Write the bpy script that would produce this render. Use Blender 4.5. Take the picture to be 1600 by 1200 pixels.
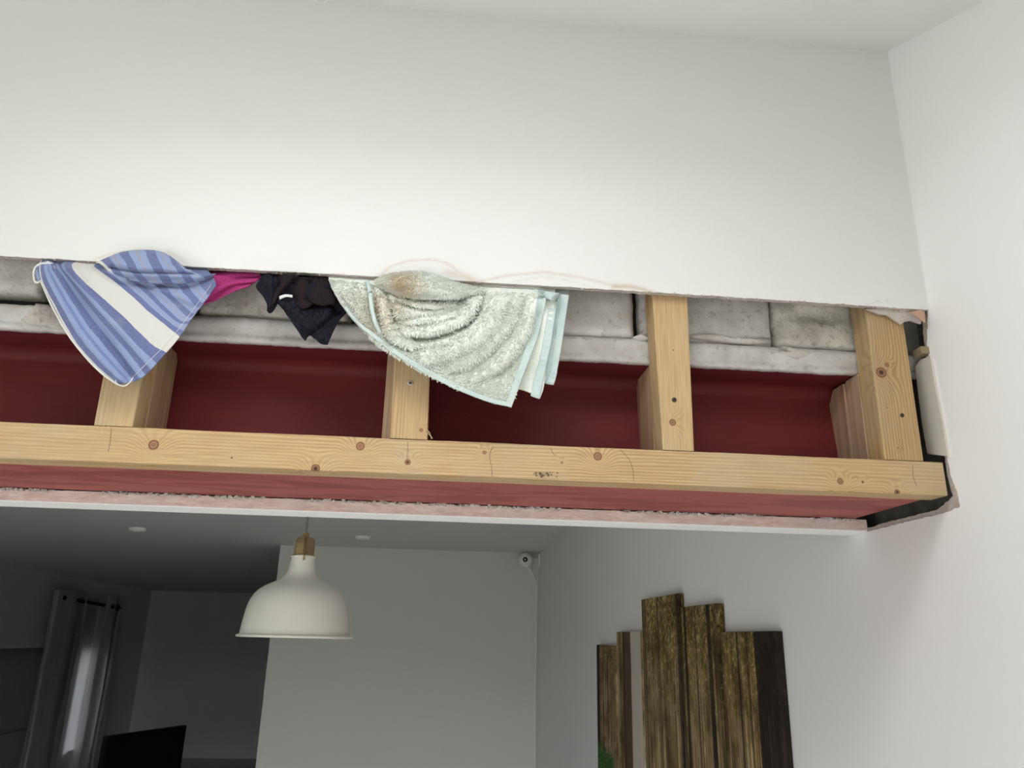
import bpy, bmesh, math, random
from mathutils import Vector, Matrix, noise
random.seed(7)
PI = math.pi
S = bpy.context.scene
C = S.collection
for o in list(bpy.data.objects): bpy.data.objects.remove(o)

# ---------------------------------------------------------------- camera, world, light, exposure
FPX = 1207.06
YAW, PIT, ROL = 0.0864171, 0.31719124, 0.0225803
CAM = Vector((0, -1.1, 1.95))
_f = Vector((math.sin(YAW)*math.cos(PIT), math.cos(YAW)*math.cos(PIT), math.sin(PIT)))
_r0 = Vector((math.cos(YAW), -math.sin(YAW), 0)); _u0 = _r0.cross(_f)
_r = math.cos(ROL)*_r0 + math.sin(ROL)*_u0
_u = -math.sin(ROL)*_r0 + math.cos(ROL)*_u0
cd = bpy.data.cameras.new('camera'); cam = bpy.data.objects.new('camera', cd); C.objects.link(cam)
cam.matrix_world = Matrix(((_r.x, _u.x, -_f.x, CAM.x), (_r.y, _u.y, -_f.y, CAM.y), (_r.z, _u.z, -_f.z, CAM.z), (0, 0, 0, 1)))
cd.sensor_width = 36; cd.lens = 36*FPX/1600; cd.clip_start = 0.02
S.camera = cam
S.view_settings.view_transform = 'Standard'; S.view_settings.look = 'None'
S.view_settings.gamma = 1; S.view_settings.use_curve_mapping = False
S.view_settings.exposure = 0.0

W = bpy.data.worlds.new('world'); S.world = W; W.use_nodes = True
n = W.node_tree.nodes; l = W.node_tree.links; n.clear()
tc = n.new('ShaderNodeTexCoord'); sx = n.new('ShaderNodeSeparateXYZ'); rp = n.new('ShaderNodeValToRGB')
bg = n.new('ShaderNodeBackground'); ow = n.new('ShaderNodeOutputWorld')
l.new(tc.outputs['Generated'], sx.inputs[0]); l.new(sx.outputs['Z'], rp.inputs[0])
rp.color_ramp.elements[0].position = 0.0; rp.color_ramp.elements[0].color = (.16, .165, .15, 1)
rp.color_ramp.elements[1].position = 0.03; rp.color_ramp.elements[1].color = (.84, .88, .93, 1)
e = rp.color_ramp.elements.new(1.0); e.color = (.95, .97, 1, 1)
l.new(rp.outputs[0], bg.inputs[0]); bg.inputs[1].default_value = 8.2
l.new(bg.outputs[0], ow.inputs[0])

def portal(loc, size, rot):
    ld = bpy.data.lights.new('daylight_portal', 'AREA'); ld.shape = 'RECTANGLE'; ld.size, ld.size_y = size
    ld.cycles.is_portal = True
    o = bpy.data.objects.new('daylight_portal', ld); C.objects.link(o); o.location = loc; o.rotation_euler = rot
    return o
CS = 0.486                                    # fall of the lean-to ceiling towards the camera side
ZC = 2.99                                     # its height at the house wall
SKY = dict(x0=-0.60, x1=0.36, y0=-0.70, y1=-0.42)
REAR_FILL_GAP = dict(x0=-2.45, x1=0.4, z0=0.05, z1=2.0)  # unseen rear opening, sized to set the fill daylight
SIDE_FILL_GAP = dict(y0=-2.9, y1=-1.8, z0=0.2, z1=1.95)  # unseen side opening, added to brighten the front room
ym = (SKY['y0']+SKY['y1'])/2
portal(((SKY['x0']+SKY['x1'])/2, ym, ZC+CS*ym+.02), (SKY['x1']-SKY['x0'], (SKY['y1']-SKY['y0'])*math.hypot(1, CS)), (math.atan(CS), 0, 0))
portal(((REAR_FILL_GAP['x0']+REAR_FILL_GAP['x1'])/2, -3.22, (REAR_FILL_GAP['z0']+REAR_FILL_GAP['z1'])/2), (REAR_FILL_GAP['x1']-REAR_FILL_GAP['x0'], REAR_FILL_GAP['z1']-REAR_FILL_GAP['z0']), (PI/2, 0, 0))
portal((-2.62, (SIDE_FILL_GAP['y0']+SIDE_FILL_GAP['y1'])/2, (SIDE_FILL_GAP['z0']+SIDE_FILL_GAP['z1'])/2), (SIDE_FILL_GAP['z1']-SIDE_FILL_GAP['z0'], SIDE_FILL_GAP['y1']-SIDE_FILL_GAP['y0']), (0, -PI/2, 0))
# ---------------------------------------------------------------- measuring helpers
def ray(px, py):
    return _r*((px-800)/FPX) - _u*((py-600)/FPX) + _f
def at(px, py, Y=0.0):
    r = ray(px, py); return CAM + r*((Y-CAM.y)/r.y)
def atX(px, py, X):
    r = ray(px, py); return CAM + r*((X-CAM.x)/r.x)
def atZ(px, py, Z):
    r = ray(px, py); return CAM + r*((Z-CAM.z)/r.z)
def lerp(a, b, t): return a+(b-a)*t
def sstep(a, b, x):
    t = max(0., min(1., (x-a)/(b-a))); return t*t*(3-2*t)
def cat(P, t):                                # Catmull-Rom through the list P, t in 0..1
    k = len(P)-1; s = min(max(t, 0), 1)*k; i = min(int(s), k-1); f = s-i
    p0 = P[max(i-1, 0)]; p1 = P[i]; p2 = P[i+1]; p3 = P[min(i+2, k)]
    return 0.5*((2*p1)+(p2-p0)*f+(2*p0-5*p1+4*p2-p3)*f*f+(3*p1-p0-3*p2+p3)*f*f*f)
def segd(p, a, b):
    d = b-a; t = max(0, min(1, (p-a).dot(d)/max(d.dot(d), 1e-9))); return (p-(a+d*t)).length
def polyd(p, P): return min(segd(p, P[i], P[i+1]) for i in range(len(P)-1))

# ---------------------------------------------------------------- material helpers
class NT:
    def __init__(s, name):
        s.m = bpy.data.materials.new(name); s.m.use_nodes = True; s.t = s.m.node_tree
        s.t.nodes.clear(); s.o = s.t.nodes.new('ShaderNodeOutputMaterial'); s.b = s.t.nodes.new('ShaderNodeBsdfPrincipled')
        s.t.links.new(s.b.outputs[0], s.o.inputs[0])
    def N(s, k, **kw):
        nd = s.t.nodes.new(k)
        for a, v in kw.items(): setattr(nd, a, v)
        return nd
    def L(s, a, b): s.t.links.new(a, b)
    def obj(s): return s.N('ShaderNodeTexCoord').outputs['Object']
    def uv(s): return s.N('ShaderNodeTexCoord').outputs['UV']
    def map(s, v, scale=(1, 1, 1), loc=(0, 0, 0), rot=(0, 0, 0)):
        m = s.N('ShaderNodeMapping'); m.inputs['Scale'].default_value = scale; m.inputs['Location'].default_value = loc; m.inputs['Rotation'].default_value = rot
        s.L(v, m.inputs[0]); return m.outputs[0]
    def noise(s, v, sc, det=4, rough=.55, dist=0):
        q = s.N('ShaderNodeTexNoise'); q.inputs['Scale'].default_value = sc; q.inputs['Detail'].default_value = det
        q.inputs['Roughness'].default_value = rough; q.inputs['Distortion'].default_value = dist
        s.L(v, q.inputs['Vector']); return q.outputs['Fac']
    def ramp(s, f, st, interp='LINEAR'):
        r = s.N('ShaderNodeValToRGB'); cr = r.color_ramp; cr.interpolation = interp
        while len(cr.elements) < len(st): cr.elements.new(.5)
        for e, (p, c) in zip(cr.elements, sorted(st, key=lambda q: q[0])):
            e.position = p; e.color = (tuple(c)+(1,)) if hasattr(c, '__len__') else (c, c, c, 1)
        s.L(f, r.inputs[0]); return r.outputs[0]
    def mix(s, f, a, b, mode='MIX'):
        m = s.N('ShaderNodeMix', data_type='RGBA', blend_type=mode)
        for v, i in ((f, 0), (a, 6), (b, 7)):
            if hasattr(v, 'links'): s.L(v, m.inputs[i])
            elif i == 0: m.inputs[0].default_value = v
            else: m.inputs[i].default_value = tuple(v)+(1,) if len(v) == 3 else v
        return m.outputs[2]
    def math(s, op, a, b=0., c=0., clamp=False):
        m = s.N('ShaderNodeMath', operation=op, use_clamp=clamp)
        for i, v in enumerate((a, b, c)):
            if hasattr(v, 'links'): s.L(v, m.inputs[i])
            else: m.inputs[i].default_value = v
        return m.outputs[0]
    def sep(s, v):
        q = s.N('ShaderNodeSeparateXYZ'); s.L(v, q.inputs[0]); return q.outputs
    def dist(s, v, p):
        q = s.N('ShaderNodeVectorMath', operation='DISTANCE'); s.L(v, q.inputs[0]); q.inputs[1].default_value = p; return q.outputs['Value']
    def fin(s, col, rough=.6, bump=None, bs=.3, bd=.002, metal=0, spec=.4, sheen=0):
        if hasattr(col, 'links'): s.L(col, s.b.inputs['Base Color'])
        else: s.b.inputs['Base Color'].default_value = tuple(col)+(1,)
        if hasattr(rough, 'links'): s.L(rough, s.b.inputs['Roughness'])
        else: s.b.inputs['Roughness'].default_value = rough
        s.b.inputs['Metallic'].default_value = metal; s.b.inputs['Specular IOR Level'].default_value = spec
        if sheen: s.b.inputs['Sheen Weight'].default_value = sheen
        if bump is not None:
            q = s.N('ShaderNodeBump'); q.inputs['Strength'].default_value = bs; q.inputs['Distance'].default_value = bd
            s.L(bump, q.inputs['Height']); s.L(q.outputs[0], s.b.inputs['Normal'])
        return s.m
def lin(r, g=None, b=None):                   # 0..255 display values -> linear
    f = lambda c: (c/255/12.92) if c/255 <= .04045 else ((c/255+.055)/1.055)**2.4
    return (f(r), f(r if g is None else g), f(r if b is None else b))

def paint(name, col, stain=False, bs=.12):
    t = NT(name); v = t.obj()
    c = t.mix(t.ramp(t.noise(v, 1.3, 3), [(.3, .0), (.7, 1.)]), col, tuple(x*.975 for x in col))
    if stain:
        a = t.N('ShaderNodeAttribute', attribute_name='stain')
        sp = t.sep(a.outputs['Color'])
        nz = t.ramp(t.noise(v, 60, 3), [(.3, .55), (.7, 1.)])
        c = t.mix(t.math('MULTIPLY', sp[0], nz, clamp=True), c, lin(184, 156, 120))
        c = t.mix(sp[1], c, lin(176, 150, 132))
    b = t.math('ADD', t.math('MULTIPLY', t.noise(v, 5, 2), 1.0), t.math('MULTIPLY', t.noise(v, 160, 3), .12))
    return t.fin(c, .62, b, bs, .01, spec=.25)
M_wall = paint('white_wall_paint', lin(224, 223, 219), True)
M_side = paint('white_side_paint', lin(246, 245, 243))
M_far = paint('grey_white_paint', lin(226, 226, 219))
M_farside = paint('white_far_paint', lin(230, 230, 227))
M_ceil = paint('white_ceiling_paint', lin(238, 237, 233))
M_ceil2 = paint('back_ceiling_paint', lin(226, 226, 224))
def simple(name, col, rough=.5, metal=0, nz=0, spec=.4, bump=0, bsc=200):
    t = NT(name)
    c = col
    if nz: c = t.mix(t.ramp(t.noise(t.obj(), 30, 4), [(.35, 0.), (.65, 1.)]), col, tuple(x*(1-nz) for x in col))
    return t.fin(c, rough, t.noise(t.obj(), bsc, 4) if bump else None, bump, .002, metal, spec)
M_floor = simple('pale_wood_laminate', lin(228, 226, 222), .5, nz=.08)
M_black = simple('black_plastic', lin(14), .35)
M_tv = simple('television_black', lin(9, 10, 12), .25)
M_whiteplastic = simple('white_plastic', lin(248, 248, 244), .35)
M_brass = simple('aged_brass', lin(186, 162, 122), .42, 1, .12)
M_dark = simple('dark_inner', lin(40, 36, 32), .8, nz=.3)
M_steel = simple('zinc_screw', lin(205, 195, 190), .35, 1)
M_block = simple('dark_block', lin(120, 116, 110), .95, nz=.35, bump=.5, bsc=60)

def mat_shade():
    t = NT('cream_enamel')
    v = t.obj(); c = t.mix(t.ramp(t.noise(v, 8, 3), [(.4, 0.), (.7, 1.)]), lin(251, 248, 236), lin(247, 243, 230))
    return t.fin(c, .38, spec=.45)
M_shade = mat_shade()
def mat_red():
    t = NT('red_oxide_primer'); v = t.obj()
    f = t.ramp(t.noise(t.map(v, (1, 6, 6)), 3.2, 5, .6, .6), [(.3, 0.), (.7, 1.)])
    c = t.mix(f, lin(110, 37, 40), lin(95, 31, 34))
    sp = t.ramp(t.noise(v, 420, 2), [(.72, 0.), (.78, 1.)])
    c = t.mix(t.math('MULTIPLY', sp, .35), c, lin(165, 105, 98))
    return t.fin(c, .62, t.noise(v, 90, 4), .12, .002, spec=.25)
M_red = mat_red()
def mat_red2():                               # underside of the beam, dusty with pale smears of plaster
    t = NT('dusty_red_primer'); v = t.obj()
    f = t.ramp(t.noise(t.map(v, (2.2, 9, 9)), 2.0, 5, .62, 1.2), [(.46, 0.), (.52, 1.)])
    c = t.mix(f, lin(146, 74, 70), lin(166, 92, 86))
    g = t.ramp(t.noise(t.map(v, (5, 14, 14)), 3, 5, .6, .3), [(.62, 0.), (.75, .35)])
    c = t.mix(g, c, lin(190, 150, 140))
    return t.fin(c, .6, t.noise(v, 90, 4), .1, .002, spec=.3)
M_red2 = mat_red2()
def mat_masonry(name, a, b, dk, bs=.7):
    t = NT(name); v = t.obj()
    c = t.mix(t.ramp(t.noise(v, 22, 6, .6), [(.35, 0.), (.65, 1.)]), a, b)
    c = t.mix(t.ramp(t.noise(v, 75, 6, .7), [(.55, 0.), (.72, .75)]), c, dk)
    pit = t.ramp(t.noise(v, 330, 2), [(.68, 0.), (.74, 1.)])
    c = t.mix(t.math('MULTIPLY', pit, .6), c, lin(70, 62, 55))
    h = t.math('SUBTRACT', t.noise(v, 60, 8, .65), t.math('MULTIPLY', pit, .3))
    return t.fin(c, .95, h, bs, .004, spec=.15)
M_brickA = mat_masonry('limewashed_grey_brick', lin(208, 203, 198), lin(190, 184, 178), lin(140, 131, 118))
M_brickB = mat_masonry('weathered_mottled_brick', lin(216, 210, 200), lin(176, 169, 158), lin(116, 109, 98), 1.)
M_mortar = mat_masonry('smeared_grey_mortar', lin(200, 197, 194), lin(178, 172, 166), lin(146, 130, 120), .5)
M_crumb = mat_masonry('crumbled_plaster', lin(196, 189, 182), lin(170, 162, 154), lin(112, 102, 92), .5)
def mat_pink():
    t = NT('sawn_pink_plaster'); v = t.obj()
    w = t.ramp(t.noise(t.map(v, (18, 1, 60), rot=(0, .9, 0)), 2.2, 4, .6, .4), [(.35, 0.), (.65, 1.)])
    c = t.mix(w, lin(226, 206, 197), lin(206, 180, 170))
    c = t.mix(t.ramp(t.noise(v, 14, 4), [(.5, 0.), (.75, .6)]), c, lin(205, 196, 190))
    return t.fin(c, .9, w, .35, .002, spec=.15)
M_pink = mat_pink()
M_rawplaster = mat_masonry('raw_grey_plaster', lin(196, 188, 180), lin(180, 168, 158), lin(178, 140, 118), .4)
M_greyboard = simple('grey_plasterboard_back', lin(208, 202, 190), .85, nz=.06)

def wood(name, axis='x', knots=(), tone=0., seed=0., gr=1.):
    """pine: grain runs along axis; knots = [(local point, radius, darkness)]"""
    t = NT(name); v = t.obj(); s = t.sep(v)
    ax = {'x': 0, 'y': 1, 'z': 2}[axis]
    sc = [34, 34, 34]; sc[ax] = 1.5
    nw = t.noise(t.map(v, tuple(x*.25 for x in sc), (seed, seed*2, 0)), 1.0, 3)
    cross = s[2] if axis == 'x' else s[0]
    ph = t.math('ADD', t.math('ADD', t.math('MULTIPLY', cross, 1250.), t.math('MULTIPLY', s[1], 420.)), t.math('ADD', t.math('MULTIPLY', nw, 60.), t.math('MULTIPLY', t.noise(t.map(v, sc, (seed, 7, 0)), 1.0, 2), 9.)))
    D = None
    for p, r, dk in knots:
        d = t.math('DIVIDE', t.dist(v, p), r)
        D = d if D is None else t.math('MINIMUM', D, d)
    if D is not None:                          # rings bend round the knots
        f = t.math('SUBTRACT', 1., t.math('DIVIDE', D, 5.5), clamp=True)
        f2 = t.math('MULTIPLY', f, f)
        ph = t.math('ADD', ph, t.math('MULTIPLY', f2, 34.))
    wv = t.math('POWER', t.math('MULTIPLY_ADD', t.math('SINE', ph), .5, .5), 1.8)
    amp = t.ramp(t.noise(t.map(v, tuple(x*.6 for x in sc), (seed, 4, 0)), 1.0, 2), [(.32, .12), (.66, .85)])
    wv = t.math('MULTIPLY', wv, amp)
    fine = t.noise(t.map(v, tuple(x*10 for x in sc), (seed, 0, 0)), 1.0, 3)
    base = t.mix(t.math('MULTIPLY', wv, .8), lin(200-tone, 170-tone, 126-tone*gr), lin(154-tone, 116-tone, 76-tone*gr))
    base = t.mix(t.math('MULTIPLY', t.ramp(fine, [(.4, 0.), (.65, 1.)]), .35), base, lin(152-tone, 118-tone, 80-tone*gr))
    gz = t.ramp(t.noise(t.map(v, (6, 6, 6), (seed*3, 0, 1)), 1.0, 4), [(.45, 0.), (.7, .45)])
    base = t.mix(gz, base, lin(184-tone, 172-tone, 146-tone))
    if D is not None:
        base = t.mix(t.ramp(D, [(.8, .8), (1.5, .35), (3.4, 0.)]), base, lin(176, 128, 84))
        ring = t.math('MULTIPLY_ADD', t.math('SINE', t.math('MULTIPLY', D, 15.)), .5, .5)
        kc = t.mix(t.math('MULTIPLY', ring, .6), lin(138, 98, 72), lin(172, 132, 100))
        base = t.mix(t.ramp(D, [(.85, 1.), (1.05, 0.)]), base, kc)
        base = t.mix(t.ramp(D, [(.0, .6), (.3, 0.)]), base, lin(96, 66, 50))
        base = t.mix(t.ramp(D, [(.66, 0.), (.92, .85), (1.22, 0.)]), base, lin(96, 62, 44))
        for p, r, dk in knots:
            if dk: base = t.mix(t.ramp(t.math('DIVIDE', t.dist(v, p), r), [(.25, 1.), (.6, 0.)]), base, lin(58, 40, 32))
    return t.fin(base, .62, t.math('ADD', wv, fine), .16, .0012, spec=.25)

# ---------------------------------------------------------------- object helpers
def link(name, bm, m, parent=None, loc=None, smooth=False):
    """bm is built in world coordinates; it is moved into its parent's frame"""
    base = parent['_w'] if parent is not None else (loc or (0, 0, 0))
    bv = Vector(base)
    bmesh.ops.translate(bm, verts=bm.verts, vec=-bv)
    me = bpy.data.meshes.new(name); bm.to_mesh(me); bm.free()
    for mm in (m if isinstance(m, (list, tuple)) else [m]): me.materials.append(mm)
    if smooth:
        for p in me.polygons: p.use_smooth = True
    o = bpy.data.objects.new(name, me); C.objects.link(o)
    if parent is not None: o.parent = parent
    else: o.location = bv
    o['_w'] = tuple(bv)
    return o
def empty(name, loc):
    o = bpy.data.objects.new(name, None); C.objects.link(o); o.location = loc; o['_w'] = tuple(loc); o.empty_display_size = .05
    return o
def tag(o, label=None, cat_=None, group=None, kind=None):
    if label: o['label'] = label
    if cat_: o['category'] = cat_
    if group: o['group'] = group
    if kind: o['kind'] = kind
    return o
def box(bm, a, b, bev=0.):
    r = bmesh.ops.create_cube(bm, size=1)
    vs = r['verts']
    for v in vs: v.co = Vector([lerp(a[i], b[i], v.co[i]+.5) for i in range(3)])
    if bev:
        es = list({e for v in vs for e in v.link_edges})
        bmesh.ops.bevel(bm, geom=es, offset=bev, segments=2, affect='EDGES', profile=.6)
def prism(bm, pts, d):
    """extrude the closed polygon pts (Vectors) by vector d"""
    a = [bm.verts.new(p) for p in pts]; b = [bm.verts.new(p+d) for p in pts]
    bm.faces.new(a); bm.faces.new(list(reversed(b)))
    for i in range(len(a)):
        j = (i+1) % len(a); bm.faces.new((a[j], a[i], b[i], b[j]))
    bmesh.ops.recalc_face_normals(bm, faces=bm.faces)
def tube(bm, P, r, seg=8, closed=False):
    P = [Vector(p) for p in P]; rings = []
    for i, p in enumerate(P):
        d = (P[min(i+1, len(P)-1)]-P[max(i-1, 0)]).normalized()
        up = Vector((0, 0, 1)) if abs(d.z) < .9 else Vector((0, 1, 0))
        a = d.cross(up).normalized(); b = d.cross(a)
        rr = r[i] if isinstance(r, (list, tuple)) else r
        rings.append([bm.verts.new(p+(a*math.cos(2*PI*k/seg)+b*math.sin(2*PI*k/seg))*rr) for k in range(seg)])
    for i in range(len(rings)-1):
        for k in range(seg):
            bm.faces.new((rings[i][k], rings[i][(k+1) % seg], rings[i+1][(k+1) % seg], rings[i+1][k]))
    bm.faces.new(list(reversed(rings[0]))); bm.faces.new(rings[-1])
    bmesh.ops.recalc_face_normals(bm, faces=bm.faces)
def lathe(bm, prof, c, seg=64, axis=None):
    """revolve prof [(r, z)] about the vertical through c"""
    rings = []
    for r, z in prof:
        if r < 1e-5: rings.append([bm.verts.new((c[0], c[1], z))])
        else: rings.append([bm.verts.new((c[0]+r*math.cos(2*PI*k/seg), c[1]+r*math.sin(2*PI*k/seg), z)) for k in range(seg)])
    for a, b in zip(rings, rings[1:]):
        for k in range(seg):
            q = [a[k % len(a)], a[(k+1) % len(a)], b[(k+1) % len(b)], b[k % len(b)]]
            u = []
            for x in q:
                if x not in u: u.append(x)
            if len(u) > 2: bm.faces.new(u)
    bmesh.ops.recalc_face_normals(bm, faces=bm.faces)
def new(): return bmesh.new()
def struct(name, bm, m, smooth=False, loc=None):
    return tag(link(name, bm, m, smooth=smooth, loc=loc), kind='structure')

# ================================================================ THE SETTING
XR = 0.769; XL = -2.6; YB = -3.2; YS = .31; Z_S = 2.148
ZB = 2.58; YN = 5.0; YF = 13.0; XF = -4.85
YP = -.0155                                    # painted face of the upper wall
# floor through both rooms
bm = new(); box(bm, (XF-.1, YB-.1, -.1), (XR+.2, YF+.2, 0)); struct('floor', bm, M_floor)
# upper wall with sawn lower edge; stains as a vertex attribute
def edge_z(x):                                 # lower edge of the plasterboard
    return 2.4685+.0025*math.sin(x*3.1+.6)+.0009*noise.noise(Vector((x*30, 0, 3)))+.0007*noise.noise(Vector((x*140, 0, 5)))+(-.0016 if x > .2 else 0)*max(0, noise.noise(Vector((x*90, 1, 5))))
def stain_pts(*q): return [at(a, b, YP) for a, b in q]
ST = [(stain_pts((588, 436), (610, 416), (640, 407), (675, 405), (700, 412), (722, 428), (752, 443)), .0020, .5),
      (stain_pts((700, 426), (725, 431), (750, 442)), .0060, .5),
      (stain_pts((748, 440), (790, 431), (850, 425), (905, 433), (960, 446), (1010, 452), (1055, 466)), .0022, .48),
      (stain_pts((800, 440), (850, 432), (900, 440), (930, 452)), .0014, .28),
      (stain_pts((958, 447), (985, 448), (1008, 453)), .0042, .8),
      (stain_pts((1005, 452), (1030, 461)), .0022, .6),
      (stain_pts((148, 405), (165, 399), (190, 394)), .0018, .4),
      (stain_pts((262, 392), (280, 402), (291, 413)), .0018, .3),
      (stain_pts((1350, 478), (1368, 471), (1388, 469)), .0008, .45)]
PK = [(stain_pts((518, 431), (536, 430)), .0030, .55), (stain_pts((1432, 489), (1442, 487)), .004, .7)]
bm = new(); lay = bm.verts.layers.float_color.new('stain')
xs = [XL, -1.6, -1.1, -.8]+[-.8+.003*i for i in range(1, 523)]; xs = [x for x in xs if x < XR-.001]+[XR]
offs = [0, .0008]+[.003*i for i in range(1, 32)]+[.12, .2, .3, .4]
grid = []
for x in xs:
    ez = edge_z(x); col = []
    for k, dz in enumerate(offs):
        z = min(ez+dz, ZC) if k < len(offs)-1 else ZC
        y = YP + (.0007*(1 if k == 0 else 0))
        v = bm.verts.new((x, y, z)); s = g = 0
        if k < 33 and -.8 < x:
            p = Vector((x, YP, z))
            for P, w, a in ST:
                if P[0].x-.02 < x < P[-1].x+.02: s = max(s, a*math.exp(-(polyd(p, P)/w)**2))
            for P, w, a in PK:
                if P[0].x-.02 < x < P[-1].x+.02: g = max(g, a*math.exp(-(polyd(p, P)/w)**2))
        v[lay] = (s, g, 0, 1); col.append(v)
    col.append(bm.verts.new((x, -.004, ez+.0008)))          # behind: the sawn edge
    col.append(bm.verts.new((x, -.004, ZC)))
    grid.append(col)
nb = len(offs)
for a, b in zip(grid, grid[1:]):
    for k in range(nb-1): bm.faces.new((a[k], b[k], b[k+1], a[k+1]))
    f = bm.faces.new((a[nb], b[nb], b[0], a[0])); f.material_index = 1
    bm.faces.new((a[nb+1], b[nb+1], b[nb], a[nb]))
bmesh.ops.recalc_face_normals(bm, faces=bm.faces)
wf = struct('wall_front', bm, [M_wall, M_rawplaster])
# crumbs of paper and gypsum hanging on the sawn edge
bm = new()
for i in range(170):
    x = random.uniform(-.66, .76)
    if random.random() < .5: x = random.uniform(.2, .76)
    z = edge_z(x); r = random.uniform(.0008, .0022)
    c = Vector((x, random.uniform(YP, -.008), z-r*.1))
    q = bmesh.ops.create_icosphere(bm, subdivisions=1, radius=r, matrix=Matrix.Translation(c))
    for v in q['verts']: v.co += Vector((random.uniform(-1, 1)*1.0, random.uniform(-1, 1), random.uniform(-.8, .8)))*r*.5
tag(link('edge_crumbs', bm, M_rawplaster, wf), kind='stuff')
# torn plaster flap and pink lump in the top right corner of the hole
bm = new()
fl = [(1352, 484), (1372, 492), (1384, 493), (1398, 503), (1406, 508), (1413, 503), (1422, 502), (1437, 507), (1438, 500), (1443, 496), (1443, 484)]
prism(bm, [at(a, b, -.0045) for a, b in fl], Vector((0, -.0035, 0)))
link('torn_plaster_flap', bm, M_rawplaster, wf)
bm = new()
M_tornpink = simple('torn_pink_paper', lin(200, 160, 136), .9, nz=.15, bump=.4, bsc=90)
fl = [(1420, 489), (1427, 492), (1440, 502), (1445, 505), (1444, 490), (1436, 484), (1430, 487)]
prism(bm, [at(a, b, YP-.001) for a, b in fl], Vector((0, -.002, 0)))
link('torn_paper', bm, M_tornpink, wf)

# right wall: one skin through both rooms, broken away beside the beam
def jag(P, step, amp, ax=(1, 2)):
    out = []
    for a, b in zip(P, P[1:]):
        n_ = max(1, int((b-a).length/step))
        for i in range(n_):
            q = a.lerp(b, i/n_)
            if i: q = q+Vector((0, random.uniform(-1, 1)*amp, random.uniform(-1, 1)*amp))
            out.append(q)
    out.append(P[-1]); return out
E1 = [atX(a, b, XR) for a, b in ((1446, 492), (1448, 540), (1457, 590), (1468, 650), (1478, 705), (1486, 745), (1496, 770), (1500, 792))]
E1[0].y = min(E1[0].y, YP+.004)
cut = [Vector((XR, YP+.006, 2.6))]+[E1[0]]+jag(E1, .004, .0009)[1:]
bot = [E1[-1]]+[atX(a, b, XR) for a, b in ((1470, 803), (1430, 812), (1390, 822), (1353, 831))]
cut += jag(bot, .006, .0011)[1:]
k = cut[-1]; cut += [Vector((XR, .3, k.z)), Vector((XR, .3, ZC))]
outer = [Vector((XR, YF, ZC)), Vector((XR, YF, 0)), Vector((XR, YB, 0)), Vector((XR, YB, ZC+.1)), Vector((XR, YP+.006, ZC+.1))]
bm = new(); prism(bm, cut+outer, Vector((.0012, 0, 0)))
wr = struct('wall_right', bm, M_side)
# raw plaster under the paint, showing along the broken edge
E2 = [atX(a, b, XR) for a, b in ((1440, 500), (1441, 520), (1446, 560), (1456, 610), (1466, 660), (1474, 705), (1478, 740), (1484, 765), (1488, 775))]
u = jag(E2, .004, .0008)
b2 = [E2[-1]]+[atX(a, b, XR) for a, b in ((1465, 795), (1425, 806), (1385, 816), (1358, 824))]
u += jag(b2, .006, .001)[1:]
back = [Vector((XR, u[-1].y+.03, u[-1].z)), Vector((XR, u[-1].y+.03, 2.12)), Vector((XR, -.06, 2.12)), Vector((XR, -.06, 2.49)), Vector((XR, u[0].y, 2.49))]
bm = new(); prism(bm, [p+Vector((.0014, 0, 0)) for p in u+back], Vector((.013, 0, 0)))
link('raw_plaster_layer', bm, M_rawplaster, wr)
# masonry behind the broken plaster, plus boxes added to stop daylight leaking in
bm = new(); box(bm, (XR+.035, -.3, 1.9), (XR+.15, .6, 3.1)); box(bm, (XR+.0095, -.3, 1.9), (XR+.035, -.07, 3.1)); box(bm, (XR+.0095, YS+.002, 1.9), (XR+.035, .6, 3.1)); box(bm, (XR+.0095, -.07, 1.9), (XR+.035, YS+.002, 2.11)); box(bm, (XR+.0, .2, 2.30), (XR+.035, YS-.005, 2.7)); link('blockwork_and_light_seals', bm, M_block, wr)
# piece of lining board left standing in the gap
bm = new()
q = [atX(a, b, XR-.004) for a, b in ((1430, 572), (1438, 562), (1453, 556), (1462, 610), (1473, 665), (1480, 713), (1449, 709), (1441, 665), (1434, 610))]
prism(bm, q, Vector((.010, 0, 0))); link('lining_board', bm, M_greyboard, wr)
bm = new()
p = atX(1446, 548, XR-.004); box(bm, p+Vector((-.010, -.004, -.006)), p+Vector((.006, .02, .006)), .001)
link('wood_sliver', bm, simple('timber_offcut', lin(150, 134, 104), .8, nz=.2), wr)

# soffit strip behind the beam, with sawn pink edge, and the wall over it
bm = new()
n_ = 420; pr = None
for i in range(n_+1):
    x = lerp(XL, XR, i/n_)
    t_ = Z_S+.0195+.0012*noise.noise(Vector((x*70, 0, 0)))
    yv = .246+.001*noise.noise(Vector((x*50, 5, 0)))
    cu = [bm.verts.new((x, yv, Z_S)), bm.verts.new((x, yv+.001, t_)), bm.verts.new((x, .305, t_))]
    if pr:
        bm.faces.new((pr[0], cu[0], cu[1], pr[1])); bm.faces.new((pr[1], cu[1], cu[2], pr[2]))
    pr = cu
bmesh.ops.recalc_face_normals(bm, faces=bm.faces)
tr = struct('trim_1', bm, M_pink)
bm = new()
for i in range(520):                           # crumbs left on the sawn edge
    x = random.uniform(-.8, XR-.02)
    if noise.noise(Vector((x*9, 2, 0))) < -.15: continue
    r = random.uniform(.0012, .0034)
    c = Vector((x, .243+random.uniform(-.003, .002), Z_S+.0185+random.uniform(-.002, .001)))
    q = bmesh.ops.create_icosphere(bm, subdivisions=1, radius=r, matrix=Matrix.Translation(c))
    for v in q['verts']: v.co += Vector((random.uniform(-2, 2), random.uniform(-1, 1), random.uniform(-.6, .6)))*r*.5
tag(link('plaster_crumbs', bm, M_crumb, tr), kind='stuff')
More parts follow.
